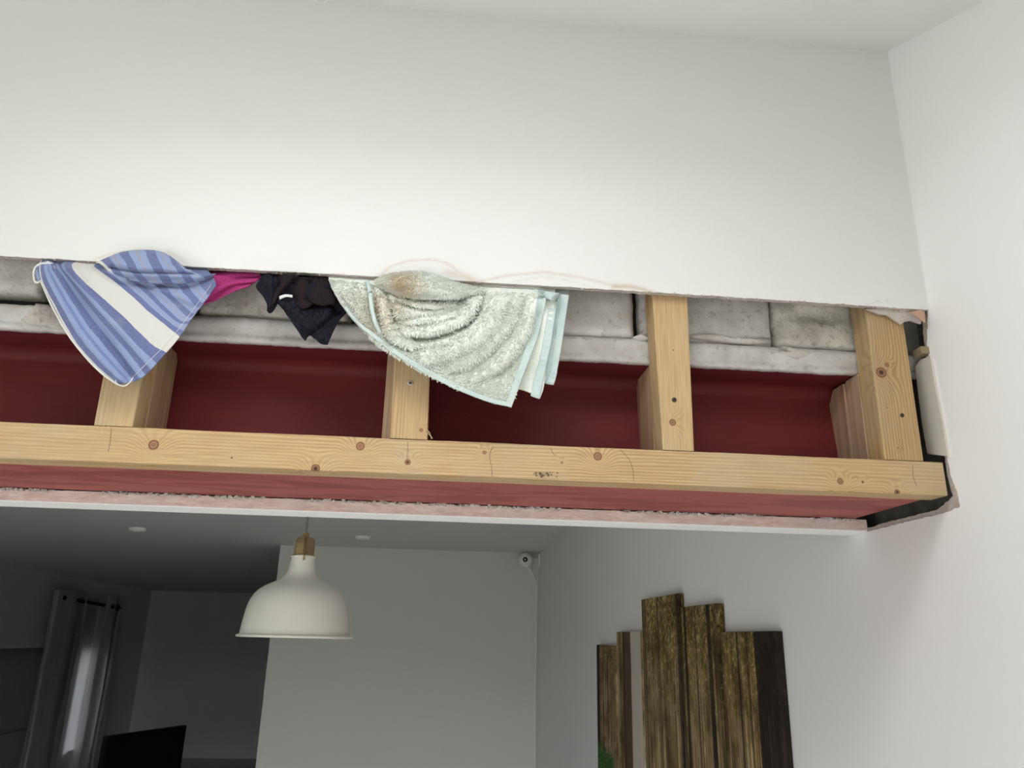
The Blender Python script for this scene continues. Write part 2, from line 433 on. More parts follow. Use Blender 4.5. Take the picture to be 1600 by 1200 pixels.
bm = new(); box(bm, (XL, .2475, Z_S-.0015), (XR-.0005, YS, Z_S+.0005)); box(bm, (XL, YS-.004, Z_S), (XR, YS, ZB+.02))
struct('trim_2', bm, paint('white_gloss_paint', lin(250, 249, 247)))

# lean-to ceiling with the opening of a roof window
def cz(y): return ZC+CS*y
bm = new()
YE = -1.75
def slab(x0, x1, y0, y1):
    vs = [Vector((x0, y0, cz(y0))), Vector((x1, y0, cz(y0))), Vector((x1, y1, cz(y1))), Vector((x0, y1, cz(y1)))]
    prism(bm, vs, Vector((0, 0, .18)))
slab(XL, XR+.01, SKY['y1'], .0); slab(XL, XR+.01, YE, SKY['y0'])
slab(XL, SKY['x0'], SKY['y0'], SKY['y1']); slab(SKY['x1'], XR+.01, SKY['y0'], SKY['y1'])
box(bm, (XL, YB, cz(YE)), (XR+.01, YE, cz(YE)+.18))
struct('ceiling', bm, M_ceil)
bm = new(); box(bm, (XF, YS, ZB), (XR, YF, ZB+.1)); struct('ceiling', bm, M_ceil2)
# walls behind and beside the camera, with openings added for fill daylight
bm = new()
box(bm, (XL-.1, YB-.1, 0), (REAR_FILL_GAP['x0'], YB, 3)); box(bm, (REAR_FILL_GAP['x1'], YB-.1, 0), (XR+.1, YB, 3))
box(bm, (REAR_FILL_GAP['x0'], YB-.1, REAR_FILL_GAP['z1']), (REAR_FILL_GAP['x1'], YB, 3)); box(bm, (REAR_FILL_GAP['x0'], YB-.1, 0), (REAR_FILL_GAP['x1'], YB, REAR_FILL_GAP['z0']))
struct('wall_rear', bm, M_side)
bm = new(); box(bm, (XL-.1, YB, 0), (XL, SIDE_FILL_GAP['y0'], 3.1)); box(bm, (XL-.1, SIDE_FILL_GAP['y1'], 0), (XL, YS, 3.1)); box(bm, (XL-.1, SIDE_FILL_GAP['y0'], 0), (XL, SIDE_FILL_GAP['y1'], SIDE_FILL_GAP['z0'])); box(bm, (XL-.1, SIDE_FILL_GAP['y0'], SIDE_FILL_GAP['z1']), (XL, SIDE_FILL_GAP['y1'], 3.1)); struct('wall_left', bm, M_side)
# far room
nx = at(438, 855, YN).x
bm = new(); box(bm, (nx, YN, 0), (XR-.001, YN+.3, ZB)); struct('wall_far_right', bm, M_far)
bm = new(); box(bm, (XF-.1, YF, 0), (XR, YF+.1, ZB)); struct('wall_far', bm, M_farside)
wy0 = atX(-60, 1015, XF+.02).y; wy1 = atX(152, 1017, XF+.02).y; wz = (atX(20, 1016, XF+.02).z+atX(60, 1017, XF+.02).z)/2
bm = new(); box(bm, (XF-.1, YS-.1, 0), (XF, wy0, ZB)); box(bm, (XF-.1, wy1, 0), (XF, YF, ZB)); box(bm, (XF-.1, wy0, 0), (XF, wy1, .3)); box(bm, (XF-.1, wy0, wz), (XF, wy1, ZB)); box(bm, (XF, YS-.1, 0), (XL, YS, ZB)); struct('wall_far_left', bm, M_farside)
bm = new(); box(bm, (XL-.2, .0, ZB), (XR+.2, .31, 3.1)); struct('wall_cavity', bm, M_block)

# ---------------------------------------------------------------- brick course over the beam
wb = empty('wall_brick', (0, .05, 2.417)); tag(wb, kind='structure')
def brick(x0, x1, z0, z1, y, m, seed, rough=.0022, groove=False):
    bm = new(); nx_, nz_ = 34, 18; ny = 3
    def pt(u, v):
        x = lerp(x0, x1, u); z = lerp(z0, z1, v)
        ex = min(u, 1-u)*(x1-x0); ezz = min(v, 1-v)*(z1-z0)
        yy = y
        for d, R_ in ((ex, .010), (ezz, .013)):
            if d < R_: yy += R_*(1-math.sqrt(max(0, 1-(1-d/R_)**2)))
        n0 = noise.noise(Vector((x*28, z*28, seed)))*rough+noise.noise(Vector((x*110, z*110, seed)))*rough*.45
        if groove:
            g = math.exp(-((v-.50)/.10)**4)*sstep(.13, .22, u)*(1-sstep(.9, 1, u)); yy += .006*g
        x += noise.noise(Vector((z*60, seed, 3)))*.002*(1 if ex < .02 else 0)
        z += noise.noise(Vector((x*40, seed, 8)))*.0022*(1 if ezz < .012 else 0)
        return Vector((x, yy+n0, z))
    g = [[bm.verts.new(pt(i/nx_, j/nz_)) for j in range(nz_+1)] for i in range(nx_+1)]
    for i in range(nx_):
        for j in range(nz_): bm.faces.new((g[i][j], g[i+1][j], g[i+1][j+1], g[i][j+1]))
    per = [g[i][0] for i in range(nx_+1)]+[g[nx_][j] for j in range(1, nz_+1)]+[g[i][nz_] for i in range(nx_-1, -1, -1)]+[g[0][j] for j in range(nz_-1, 0, -1)]
    bk = [bm.verts.new((p.co.x, y+.09, p.co.z)) for p in per]
    for i in range(len(per)):
        j = (i+1) % len(per); bm.faces.new((per[j], per[i], bk[i], bk[j]))
    bm.faces.new(bk); bmesh.ops.recalc_face_normals(bm, faces=bm.faces)
    return link('brick', bm, m, wb, smooth=True)
YBK = .052
def bx(px, py=500): return at(px, py, YBK).x
zb = 2.4165; zt = 2.4165+.125
brick(bx(-640), bx(-420), zb+.01, zt+.01, YBK, M_brickB, 11)
brick(bx(-415), bx(-196), zb+.012, zt+.01, YBK-.002, M_brickA, 12)
brick(bx(-190), bx(-60), zb+.02, zt+.015, YBK, M_brickA, 1)
brick(bx(-56), bx(63, 445), zb+.020, zt+.02, YBK-.004, M_brickA, 2, .003)
brick(bx(72, 460), bx(300), zb+.004, zt, YBK+.012, M_brickB, 3)
brick(bx(304), bx(548), zb, zt, YBK, M_brickB, 4)
brick(bx(552), bx(770), zb, zt, YBK, M_brickA, 5)
brick(bx(775), bx(991), zb-.001, zt, YBK-.002, M_brickA, 6)
brick(bx(1001), bx(1207), zb-.002, zt, YBK+.002, M_brickA, 7, .003)
brick(bx(1210), bx(1400), zb+.0, zt, YBK, M_brickB, 8, .003, True)
brick(bx(1404), .84, zb+.006, zt, YBK+.02, simple('set_back_pale_brick', lin(205, 202, 194), .95, nz=.3, bump=.6, bsc=70), 9)  # even pale grey brick, set back from the others
# mortar behind the joints, and the smeared bed that covers the toe of the top flange
bm = new(); box(bm, (-1.2, YBK+.03, 2.40), (.80, YBK+.12, 2.57)); link('mortar_joint', bm, M_dark, wb)
def zband(x): return 2.3755
bm = new(); N_ = 700; prof = [(.010, 1.0), (.001, .97), (-.001, .80), (-.0005, .62), (.0025, .46), (.0045, .36), (.0035, .28), (.0015, .18), (.0015, .05), (.004, .0), (.012, .0)]
pr = None
for i in range(N_+1):
    x = lerp(-1.2, XR+.02, i/N_)
    zt_ = 2.4155+.0012*noise.noise(Vector((x*20, 0, 1)))+.0009*noise.noise(Vector((x*90, 0, 1)))
    if x > .53: zt_ -= 0
    z0_ = 2.3745+.0014*noise.noise(Vector((x*25, 0, 7)))+.0009*noise.noise(Vector((x*120, 0, 7)))
    cu = []
    for k_, (dy, f) in enumerate(prof):
        z = lerp(z0_, zt_, f)
        y = .046+dy+noise.noise(Vector((x*60, z*90, 2)))*.0011+noise.noise(Vector((x*14, z*40, 9)))*.0013
        if x < -.46:                             # lumpy broken mortar at the left
            y += -.004*abs(noise.noise(Vector((x*45, z*70, 4))))-.002
        cu.append(bm.verts.new((x, y, z)))
    cu.append(bm.verts.new((x, .09, zt_))); 
    if pr:
        for a in range(len(cu)-1): bm.faces.new((pr[a], cu[a], cu[a+1], pr[a+1]))
    pr = cu
bmesh.ops.recalc_face_normals(bm, faces=bm.faces)
link('mortar_bed', bm, M_mortar, wb, smooth=True)
def lump(P, Y, th, m, name, seed, amp=.004):
    """irregular slab of mortar: polygon of px points at depth Y, domed towards the viewer"""
    W_ = [at(a, b, Y) for a, b in P]; c = sum(W_, Vector())/len(W_)
    bm = new(); R_ = 7; rings = []
    for k_ in range(R_):
        s = 1-k_/R_
        rings.append([bm.verts.new(c+(w-c)*s+Vector((0, -th*math.sqrt(1-s*s)+(noise.noise(Vector((w.x*90*s, w.z*90*s, seed+k_)))*amp if k_ else 0), 0))) for w in W_])
    rings.insert(0, [bm.verts.new(w+Vector((0, .02, 0))) for w in W_])
    ce = bm.verts.new(c+Vector((0, -th, 0)))
    for a, b in zip(rings, rings[1:]):
        for i in range(len(W_)):
            j = (i+1) % len(W_); bm.faces.new((a[i], a[j], b[j], b[i]))
    for i in range(len(W_)): bm.faces.new((rings[-1][i], rings[-1][(i+1) % len(W_)], ce))
    bmesh.ops.recalc_face_normals(bm, faces=bm.faces)
    return link(name, bm, m, wb, smooth=True)
lump([(33, 500), (42, 492), (40, 483), (52, 480), (56, 474), (75, 476), (95, 480), (112, 488), (120, 500), (118, 516), (95, 517), (60, 508), (45, 507)], .046, .006, M_crumb, 'mortar_lump', 3)
lump([(1195, 545), (1212, 548), (1222, 540), (1262, 548), (1275, 552), (1262, 558), (1245, 561), (1225, 556)], .047, .004, M_crumb, 'mortar_lump', 9, .001)
lump([(988, 527), (1000, 522), (1012, 527), (1020, 531), (1000, 533)], .046, .004, M_mortar, 'mortar_lump', 5, .001)
lump([(1066, 525), (1090, 530), (1130, 535), (1170, 538), (1205, 537), (1204, 529), (1170, 532), (1140, 527), (1110, 521), (1085, 522)], .052, .005, M_crumb, 'mortar_lump', 6, .002)

# ---------------------------------------------------------------- steel beam
ZF0 = 2.1690; ZF1 = 2.3900; Y0 = .0425; Y1 = .2445; TW = .010; TF = .014; XB = XR-.022
beam = empty('steel_beam', (-.9, Y0, ZF0))
tag(beam, 'red oxide painted steel beam behind the timber studs, over the opening', 'beam')
yc = (Y0+Y1)/2
def hprofile(pts, name, m, x0=-1.9, x1=XB, smooth=False):
    bm = new(); prism(bm, [Vector((x0, y, z)) for y, z in pts], Vector((x1-x0, 0, 0))); return link(name, bm, m, beam, smooth=smooth)
hprofile([(Y0, ZF0), (Y1, ZF0), (Y1, ZF0+TF), (Y0, ZF0+TF)], 'bottom_flange', M_red2)
hprofile([(Y0+.010, ZF1-TF), (Y1, ZF1-TF), (Y1, ZF1), (Y0+.010, ZF1)], 'top_flange', M_red)
pw = [(yc-TW/2, ZF0+TF)]
R_ = .02; L_ = []
for k_ in range(7):
    a = k_/6*PI/2; L_.append((yc-TW/2-R_+R_*math.cos(a)*1.0, ZF1-TF-R_+R_*math.sin(a)))
L_ = [(yc-TW/2-R_+R_*(1-math.cos(PI/2*k_/6)), ZF1-TF-R_*(1-math.sin(PI/2*(k_/6)))+0) for k_ in range(7)]
fil = [(yc-TW/2-R_*(1-math.sin(a)), ZF1-TF-R_*(1-math.cos(a))) for a in [PI/2*k_/14 for k_ in range(15)]]   # concave root
fb = [(y, ZF0+TF+(ZF1-TF-z)) for y, z in reversed(fil)]
hprofile(fb+[(p[0], p[1]) for p in reversed(list(reversed(fil)))][::-1]+[(yc+TW/2, ZF1-TF), (yc+TW/2, ZF0+TF)], 'web', M_red)

# ---------------------------------------------------------------- timber rail
rail = empty('timber_rail', (0, 0, 2.169))
tag(rail, 'long horizontal pine rail with knots and pencil marks along the bottom of the beam', 'timber')
kn = []
for a, b, r, d in ((240, 695, .0075, 0), (493, 732, .0065, 1), (563, 697, .0065, 0), (637, 722, .0045, 1), (934, 713, .0065, 0), (1313, 752, .005, 0), (1348, 753, .0022, 1), (1402, 769, .0045, 1), (757, 707, .0030, 0), (362, 715, .0016, 1), (878, 723, .0018, 0)):
    p = at(a, b, 0); kn.append(((p.x-0, p.y, p.z-2.169), r, d))
M_rail = wood('knotty_pine_rail', 'x', kn, 0, 1.3)
bm = new(); N_ = 240; pr = None
x0, x1 = -1.5, at(1477, 750, 0).x
for i in range(N_+1):
    x = lerp(x0, x1, i/N_)
    zt_ = 2.2205+.0007*noise.noise(Vector((x*8, 0, 0)))+.0003*noise.noise(Vector((x*60, 0, 0)))
    zb_ = 2.1690+.0006*noise.noise(Vector((x*9, 4, 0)))
    b_ = .0016
    sec = [(b_, zb_), (.0415, zb_), (.0415, zt_), (b_, zt_), (.0004, zt_-.0006), (0, zt_-b_), (0, zb_+b_), (.0004, zb_+.0006)]
    cu = [bm.verts.new((x, y, z)) for y, z in sec]
    if pr:
        for a in range(8): bm.faces.new((pr[a], pr[(a+1) % 8], cu[(a+1) % 8], cu[a]))
    else: bm.faces.new(cu)
    pr = cu
bm.faces.new(list(reversed(pr))); bmesh.ops.recalc_face_normals(bm, faces=bm.faces)
link('rail_board', bm, M_rail, rail)
M_pencil = simple('pencil_graphite', lin(92, 78, 66), .7)
for P in ([(174, 670), (172, 690), (169, 706)], [(637, 690), (637, 706), (636, 716)], [(770, 697), (765, 712), (768, 730), (769, 746)],
          [(860, 700), (864, 708), (868, 712)], [(970, 703), (983, 718), (989, 735), (990, 752)], [(1426, 727), (1427, 745), (1433, 760)]):
    bm = new(); pts = [at(a, b, -.0001) for a, b in P]
    cv = [Vector([cat([q[i] for q in pts], k_/12) for i in range(3)]) for k_ in range(13)]
    tube(bm, cv, .00034, 5); link('pencil_line', bm, M_pencil, rail)
bm = new()
for i in range(26):
    p = at(random.uniform(834, 872), random.uniform(738, 746), -.0006)
    q = bmesh.ops.create_icosphere(bm, subdivisions=1, radius=random.uniform(.0008, .002), matrix=Matrix.Translation(p))
tag(link('dirt_scar', bm, simple('grey_dirt', lin(120, 108, 95), .9, nz=.4), rail), 'grey gritty scar on the rail')
bm = new()
for P in ((1415, 727), (1476, 729), (1474, 743)):
    pass
for a, b in ((1459, 727), (1461, 733), (1461, 739), (1463, 755), (1464, 761)):
    p = at(a, b, -.0004); bmesh.ops.create_icosphere(bm, subdivisions=1, radius=.0009, matrix=Matrix.Translation(p))
link('nail_heads', bm, M_steel, rail)
bm = new()
for P in ([(163, 664), (158, 672), (161, 678)], [(170, 665), (168, 671)], [(666, 670), (672, 677), (674, 686)], [(668, 676), (676, 685)]):
    pts = [at(a, b, -.002) for a, b in P]; tube(bm, pts, .0004, 5)
tag(link('splinters', bm, simple('pale_splinter', lin(220, 196, 150), .8), rail), kind='stuff')

# ---------------------------------------------------------------- timber studs
def screw(p, parent, mat, r, sunk=False):
    bm = new()
    segs = 20; c = Vector(p)
    ring = []
    for rr, dy in ((r, 0), (r*.96, -.0009), (r*.6, -.0012 if not sunk else .0)):
        ring.append([bm.verts.new(c+Vector((rr*math.cos(2*PI*k_/segs), dy, rr*math.sin(2*PI*k_/segs)))) for k_ in range(segs)])
    for a, b in zip(ring, ring[1:]):
        for k_ in range(segs): bm.faces.new((a[k_], a[(k_+1) % segs], b[(k_+1) % segs], b[k_]))
    ce = bm.verts.new(c+Vector((0, -.0009, 0)))
    for k_ in range(segs): bm.faces.new((ring[-1][k_], ring[-1][(k_+1) % segs], ce))
    bmesh.ops.recalc_face_normals(bm, faces=bm.faces)
    s = link('screw', bm, mat, parent)
    bm = new()
    for q in (.7, .7+PI/2):
        d = Vector((math.cos(q), 0, math.sin(q))); e_ = Vector((-math.sin(q), 0, math.cos(q)))
        A = c+Vector((0, -.00125, 0)); w = r*.13; L2 = r*.55
        prism(bm, [A-d*L2-e_*w, A+d*L2-e_*w, A+d*L2+e_*w, A-d*L2+e_*w], Vector((0, -.0001, 0)))
    link('drive_slot', bm, M_black, s)
def post(name_lbl, quad, depth, knots, seed, tone, screws, blocks, zt_=2.562, bev=.002):
    """quad: px points (bottom left, bottom right, top left, top right) of the front face"""
    bl, br, tl, tr_ = [at(a, b, 0) for a, b in quad]
    bl.z = br.z = 2.2212
    # carry the edges straight up behind the board
    def up(a, b):
        f = (zt_-a.z)/(b.z-a.z); return a+(b-a)*f
    tl = up(bl, tl); tr_ = up(br, tr_)
    base = ((bl+br)/2); base.y += depth/2
    e = empty('timber_stud', base); tag(e, name_lbl, 'timber', 'timber studs in front of the beam')
    lk = [((lambda p: (p.x-base.x, p.y-base.y, p.z-base.z))(at(a, b, 0)), r, d) for a, b, r, d in knots]
    m = wood('pine_post', 'z', lk, tone, seed)
    bm = new()
    N2 = 30; pr = None
    for i in range(N2+1):
        L = bl.lerp(tl, i/N2); Rr = br.lerp(tr_, i/N2)
        sec = [(L.x+bev, 0), (L.x+bev*.3, bev*.3), (L.x, bev), (L.x, depth), (Rr.x, depth), (Rr.x, bev), (Rr.x-bev*.3, bev*.3), (Rr.x-bev, 0)]
        cu = [bm.verts.new((x, y, L.z)) for x, y in sec]
        if pr:
            for a in range(8): bm.faces.new((pr[a], cu[a], cu[(a+1) % 8], pr[(a+1) % 8]))
        else: bm.faces.new(cu)
        pr = cu
    bm.faces.new(list(reversed(pr))); bmesh.ops.recalc_face_normals(bm, faces=bm.faces)
    link('post', bm, m, e)
    for (a, b, r, mt) in screws: screw(at(a, b, -.0002), e, mt, r)
    for (xa, xb, ya, yb, za, zb_, tn, ch) in blocks:
        bm = new()
        P = [Vector((xa, ya, za)), Vector((xa, yb, za)), Vector((xa, yb, zb_-ch)), Vector((xa, yb-ch*.8, zb_)), Vector((xa, ya, zb_))]
        prism(bm, P, Vector((xb-xa, 0, 0)))
        bmesh.ops.bevel(bm, geom=list(bm.edges), offset=.0008, segments=1, affect='EDGES')
        link('packing_block', bm, wood('packing_pine', 'z', (), tn*.55, seed+2, .2), e)
    return e
M_darkscrew = simple('sunk_screw', lin(90, 72, 58), .5, .6)
zt2 = ZF1-TF-.002; zf = ZF0+TF+.0005
post('short pine stud under the blue striped tea towel', ((146, 664), (207, 666), (163, 575), (225, 577)), .0415, [], 2.2, 2, [],
     [(-.490, -.438, .0425, .122, zf, zt2-.0, 26, .01)], )
post('pine stud with bright screw head under the pale bath towel', ((609, 684), (668, 686), (616, 560), (672, 560)), .0415, [(612, 560, .002, 1), (658, 672, .003, 0)], 4.1, 6,
     [(641, 598.5, .0045, M_steel)], [(-.096, -.034, .0425, .132, zf, zt2, 30, .01)])
post('pine stud with a round knot under a sunk screw, just right of the bath towel', ((1036, 705), (1085, 706), (1020, 475), (1075, 478)), .0415,
     [(1051, 660, .0055, 0), (1052, 547, .0012, 1), (1030, 668, .003, 0)], 6.3, 2, [(1053.5, 625, .0038, M_darkscrew)],
     [(.322, .366, .0425, .137, zf, zt2, 34, .012)])
post('thick pine stud with a red brown knot, beside the right wall', ((1383, 720), (1444, 722), (1352, 492), (1413, 508)), .0415,
     [(1377, 582, .0090, 1), (1386, 570, .004, 0), (1396, 568, .0012, 1), (1386, 637, .0014, 0), (1403, 700, .0015, 0)], 8.7, 12, [(1409.5, 649, .0034, M_darkscrew)],
     [(.668, .712, .0425, .085, zf, zt2, 40, .004), (.664, .716, .0855, .137, zf, zt2-.004, 46, .022)])

# ================================================================ CLOTHS
def patch(name, net, nu, nv, depth, m, parent, th=.0022, uvr=(0, 1, 0, 1), keep=None, smooth=True):
    """net: rows (v) of px control points (u); depth(px, py, u, v) -> y; gives a real sheet with thickness"""
    bm = new(); uvl = bm.loops.layers.uv.new('UVMap'); g = []
    for j in range(nv+1):
        v = j/nv; row = []
        for i in range(nu+1):
            u = i/nu
            cx = [cat([p[0] for p in r], u) for r in net]; cy = [cat([p[1] for p in r], u) for r in net]
            px, py = cat(cx, v), cat(cy, v)
            row.append((bm.verts.new(at(px, py, depth(px, py, u, v))), (lerp(uvr[0], uvr[1], u), lerp(uvr[2], uvr[3], v))))
        g.append(row)
    for j in range(nv):
        for i in range(nu):
            q = (g[j][i], g[j][i+1], g[j+1][i+1], g[j+1][i])
            f = bm.faces.new([a[0] for a in q])
            for lo, a in zip(f.loops, q): lo[uvl].uv = a[1]
    bmesh.ops.recalc_face_normals(bm, faces=bm.faces)
    o = link(name, bm, m, parent, smooth=smooth)
    md = o.modifiers.new('thickness', 'SOLIDIFY'); md.thickness = th; md.offset = 0
    return o
def V2(P): return [Vector(p) for p in P]
def gvalley(px, py, P, w, a):
    x0 = min(p.x for p in P)-3*w; x1 = max(p.x for p in P)+3*w; y0 = min(p.y for p in P)-3*w; y1 = max(p.y for p in P)+3*w
    if not (x0 < px < x1 and y0 < py < y1): return 0.
    return a*math.exp(-(polyd(Vector((px, py)), P)/w)**2)

# ---- tea towel
def mat_tea():
    t = NT('striped_tea_towel'); v = t.uv(); s = t.sep(v)
    u = t.math('ADD', s[0], t.math('MULTIPLY', t.math('SUBTRACT', t.noise(v, 9, 2), .5), .012))
    dk = lin(80, 92, 142); lt = lin(128, 146, 186); wh = lin(208, 205, 196); md = lin(102, 120, 172); tn = lin(150, 140, 146)
    st = [(0, wh), (.018, dk), (.055, lt), (.085, md), (.10, lt), (.125, dk), (.165, lt), (.205, dk), (.245, lt), (.285, dk), (.36, wh), (.50, dk),
          (.545, lt), (.565, tn), (.573, lt), (.60, dk), (.64, lt), (.665, tn), (.673, lt), (.70, dk), (.74, lt), (.765, tn), (.773, lt), (.80, dk), (.84, lt), (.865, tn), (.873, lt), (.90, dk), (.94, lt)]
    c = t.ramp(u, st[:28], 'CONSTANT')
    w1 = t.noise(t.map(v, (420, 60, 1)), 1, 2); w2 = t.noise(t.map(v, (60, 420, 1)), 1, 2)
    wv = t.math('MULTIPLY', t.math('ADD', w1, w2), .5)
    c = t.mix(t.ramp(wv, [(.35, .0), (.65, .22)]), c, lin(214, 216, 226))
    c = t.mix(t.ramp(t.noise(v, 5, 4), [(.58, 0.), (.75, .22)]), c, lin(196, 186, 168))
    return t.fin(c, .9, wv, .5, .0008, spec=.1, sheen=.2)
M_tea = mat_tea()
M_hemwhite = simple('white_cotton_tape', lin(222, 220, 212), .9, nz=.05)
tea = empty('tea_towel', at(200, 600, -.02)); tag(tea, 'blue and white striped tea towel, leftmost cloth stuffed under the wall board', 'towel', None)
ed = lambda px: 400+.0604*px                   # lower edge of the board in the picture
netL = [
 [(70, 398), (108, 400), (146, 404), (200, 408), (245, 410), (285, 412), (318, 414)],
 [(62, 414), (88, 413), (112, 414), (148, 414), (215, 430), (275, 436), (332, 432)],
 [(66, 442), (104, 437), (132, 442), (168, 432), (232, 444), (290, 443), (334, 435)],
 [(86, 482), (130, 474), (170, 475), (204, 461), (252, 463), (298, 456), (336, 439)],
 [(112, 530), (162, 515), (207, 510), (236, 490), (272, 483), (308, 466), (337, 442)],
 [(146, 570), (192, 551), (236, 538), (262, 511), (291, 499), (316, 474), (337, 445)],
 [(184, 601), (222, 590), (259, 552), (281, 526), (304, 492), (322, 468), (337, 447)]]
_uu = [0, .18, .36, .50, .68, .84, 1.0]
F1 = V2([(92, 414), (120, 462), (160, 520), (205, 585)]); F2 = V2([(72, 430), (108, 495), (150, 550), (188, 592)])
F3 = V2([(112, 420), (150, 470), (200, 525), (238, 570)]); F4 = V2([(205, 438), (255, 462), (300, 482)]); F5 = V2([(250, 446), (290, 452), (332, 446)])
F6 = V2([(150, 420), (190, 445), (240, 447), (300, 446), (330, 436)])
def dL(px, py, u, v):
    e = sstep(-4, 16, py-ed(px))
    y = lerp(-.002, -.024, e)-.010*sstep(0, .9, v)
    y += gvalley(px, py, F1, 7, .010)-gvalley(px, py, F2, 6, .009)-gvalley(px, py, F3, 9, .008)+gvalley(px, py, F4, 6, .007)+gvalley(px, py, F5, 4, .005)+gvalley(px, py, F6, 4, .007)
    y += .0022*noise.noise(Vector((px*.03, py*.03, 1)))
    return y
tl_ = patch('cloth_sheet', netL, 90, 84, dL, M_tea, tea, .0016, (0, 1, 0, 1))
# remap u so that stripes follow the measured stripe edges
for me_ in (tl_.data,):
    for lo in me_.uv_layers[0].data:
        u = lo.uv[0]*6; i = min(int(u), 5); lo.uv[0] = lerp(_uu[i], _uu[i+1], u-i)
netB = [
 [(150, 411), (170, 402), (192, 394), (222, 391), (252, 394), (274, 407), (290, 420), (296, 424)],
 [(154, 411), (172, 405), (194, 398), (224, 396), (254, 400), (277, 412), (293, 422), (306, 426)],
 [(158, 413), (178, 412), (203, 412), (231, 413), (262, 417), (287, 422), (306, 427), (322, 430)],
 [(162, 416), (184, 420), (210, 424), (238, 425), (270, 427), (296, 430), (318, 430), (336, 428)],
 [(170, 424), (192, 429), (218, 432), (246, 434), (276, 435), (300, 435), (322, 433), (334, 430)],
 [(178, 432), (198, 437), (226, 441), (252, 443), (280, 443), (304, 440), (324, 436), (333, 432)]]
G1 = V2([(176, 418), (215, 425), (260, 426), (310, 429)]); G2 = V2([(240, 400), (270, 416), (300, 428)]); G3 = V2([(190, 434), (230, 437), (280, 436)])
def dB(px, py, u, v):
    b = math.sin(PI*min(1, v*1.0+.0))
    y = -.018-.030*math.sin(PI*(.08+.84*v))*math.sin(PI*(.08+.84*u))
    y += gvalley(px, py, G1, 3.2, .010)+gvalley(px, py, G2, 3.5, .004)+gvalley(px, py, G3, 2.5, .005)
    return y+.0015*noise.noise(Vector((px*.06, py*.06, 5)))
patch('bulging_fold', netB, 80, 40, dB, M_tea, tea, .0016, (.47, .99, 0, 1))
def strip(name, P, Y, r, m, parent, n=40, flat=None):
    pts = [at(a, b, (Y(a, b) if callable(Y) else Y)) for a, b in P]
    cv = [Vector([cat([q[i] for q in pts], k_/n) for i in range(3)]) for k_ in range(n+1)]
    bm = new(); tube(bm, cv, r, 8); return link(name, bm, m, parent, smooth=True)
strip('hem', [(64, 440), (82, 480), (106, 522), (134, 558), (160, 584), (184, 601)], lambda a, b: dL(a, b, 0, (b-410)/190)-.001, .0014, M_hemwhite, tea)
strip('hem', [(82, 412), (64, 412), (54, 420), (53, 434), (58, 442), (70, 434), (82, 428), (85, 419), (78, 412), (74, 409)], -.022, .0016, M_hemwhite, tea)
netC = [[(82, 411), (70, 412), (60, 416), (56, 424)], [(84, 418), (76, 422), (66, 428), (56, 432)], [(80, 428), (72, 432), (64, 438), (60, 441)]]
patch('curled_corner', netC, 20, 16, lambda px, py, u, v: -.020-.006*math.sin(PI*v), M_tea, tea, .0016, (.02, .3, 0, .2))
strip('stitching', [(207, 590), (232, 565), (262, 535), (292, 497), (322, 456), (330, 444)], lambda a, b: dL(a, b, .9, .97)-.0012, .0003, M_hemwhite, tea)
strip('loop', [(184, 590), (181, 597), (187, 602), (195, 603), (203, 597), (208, 590)], -.038, .0010, M_hemwhite, tea)

# ---- pink cloth
def mat_knit(name, a, b, sc=70, sh=0.):
    t = NT(name); v = t.uv()
    w = t.noise(t.map(v, (sc, sc*.35, 1)), 1, 3)
    c = t.mix(t.ramp(w, [(.35, 0.), (.65, 1.)]), a, b)
    return t.fin(c, .92, w, .6, .0012, spec=.08, sheen=sh)
M_pinkc = mat_knit('pink_knit', lin(190, 72, 134), lin(150, 48, 100))
pk = empty('pink_cloth', at(340, 470, .02)); tag(pk, 'bright pink knitted cloth squeezed between the tea towel and the dark garment', 'cloth')
netP = [[(322, 416), (350, 418), (380, 420), (410, 423)], [(325, 428), (352, 428), (382, 430), (412, 431)], [(322, 444), (346, 441), (374, 438), (402, 438)],
        [(318, 462), (340, 456), (364, 447), (396, 442)], [(312, 477), (334, 470), (356, 459), (388, 447)]]
patch('cloth_sheet', netP, 50, 30, lambda px, py, u, v: .010-.016*sstep(0, 18, py-ed(px))+.004*math.sin(v*15+u*3)+.002*math.sin(u*9+v*4), M_pinkc, pk, .002, (0, 1, 0, 1))
netP2 = [[(131, 540), (136, 545), (142, 550)], [(131, 546), (136, 550), (141, 553)], [(134, 550), (137, 552), (140, 553)]]
patch('cloth_corner', netP2, 8, 8, lambda px, py, u, v: -.015, M_pinkc, pk, .002)

# ---- dark garment
M_navy = mat_knit('fold_toned_black_cotton', lin(13, 15, 24), lin(44, 42, 50), 40)  # lighter tone mixed in to imitate light catching the folds
M_cuff = mat_knit('brown_black_rib_knit', lin(50, 42, 43), lin(28, 24, 27), 110)
dg = empty('dark_garment', at(500, 535, 0)); tag(dg, 'crumpled black and navy garment hanging between the pink cloth and the bath towel', 'clothing')
netD = [[(470, 425), (488, 427), (505, 429), (520, 431)], [(452, 448), (475, 452), (502, 450), (524, 448)], [(432, 468), (462, 475), (500, 472), (532, 468)],
        [(440, 480), (468, 492), (505, 492), (542, 484)], [(456, 503), (476, 508), (505, 512), (530, 500)], [(470, 524), (482, 522), (500, 528), (520, 520)], [(477, 532), (486, 524), (501, 537), (512, 538)]]
D1 = V2([(432, 466), (460, 490), (487, 524)]); D2 = V2([(487, 524), (505, 508), (525, 490), (540, 484)]); D3 = V2([(470, 462), (485, 478), (520, 478)]); D4 = V2([(455, 470), (480, 510)])
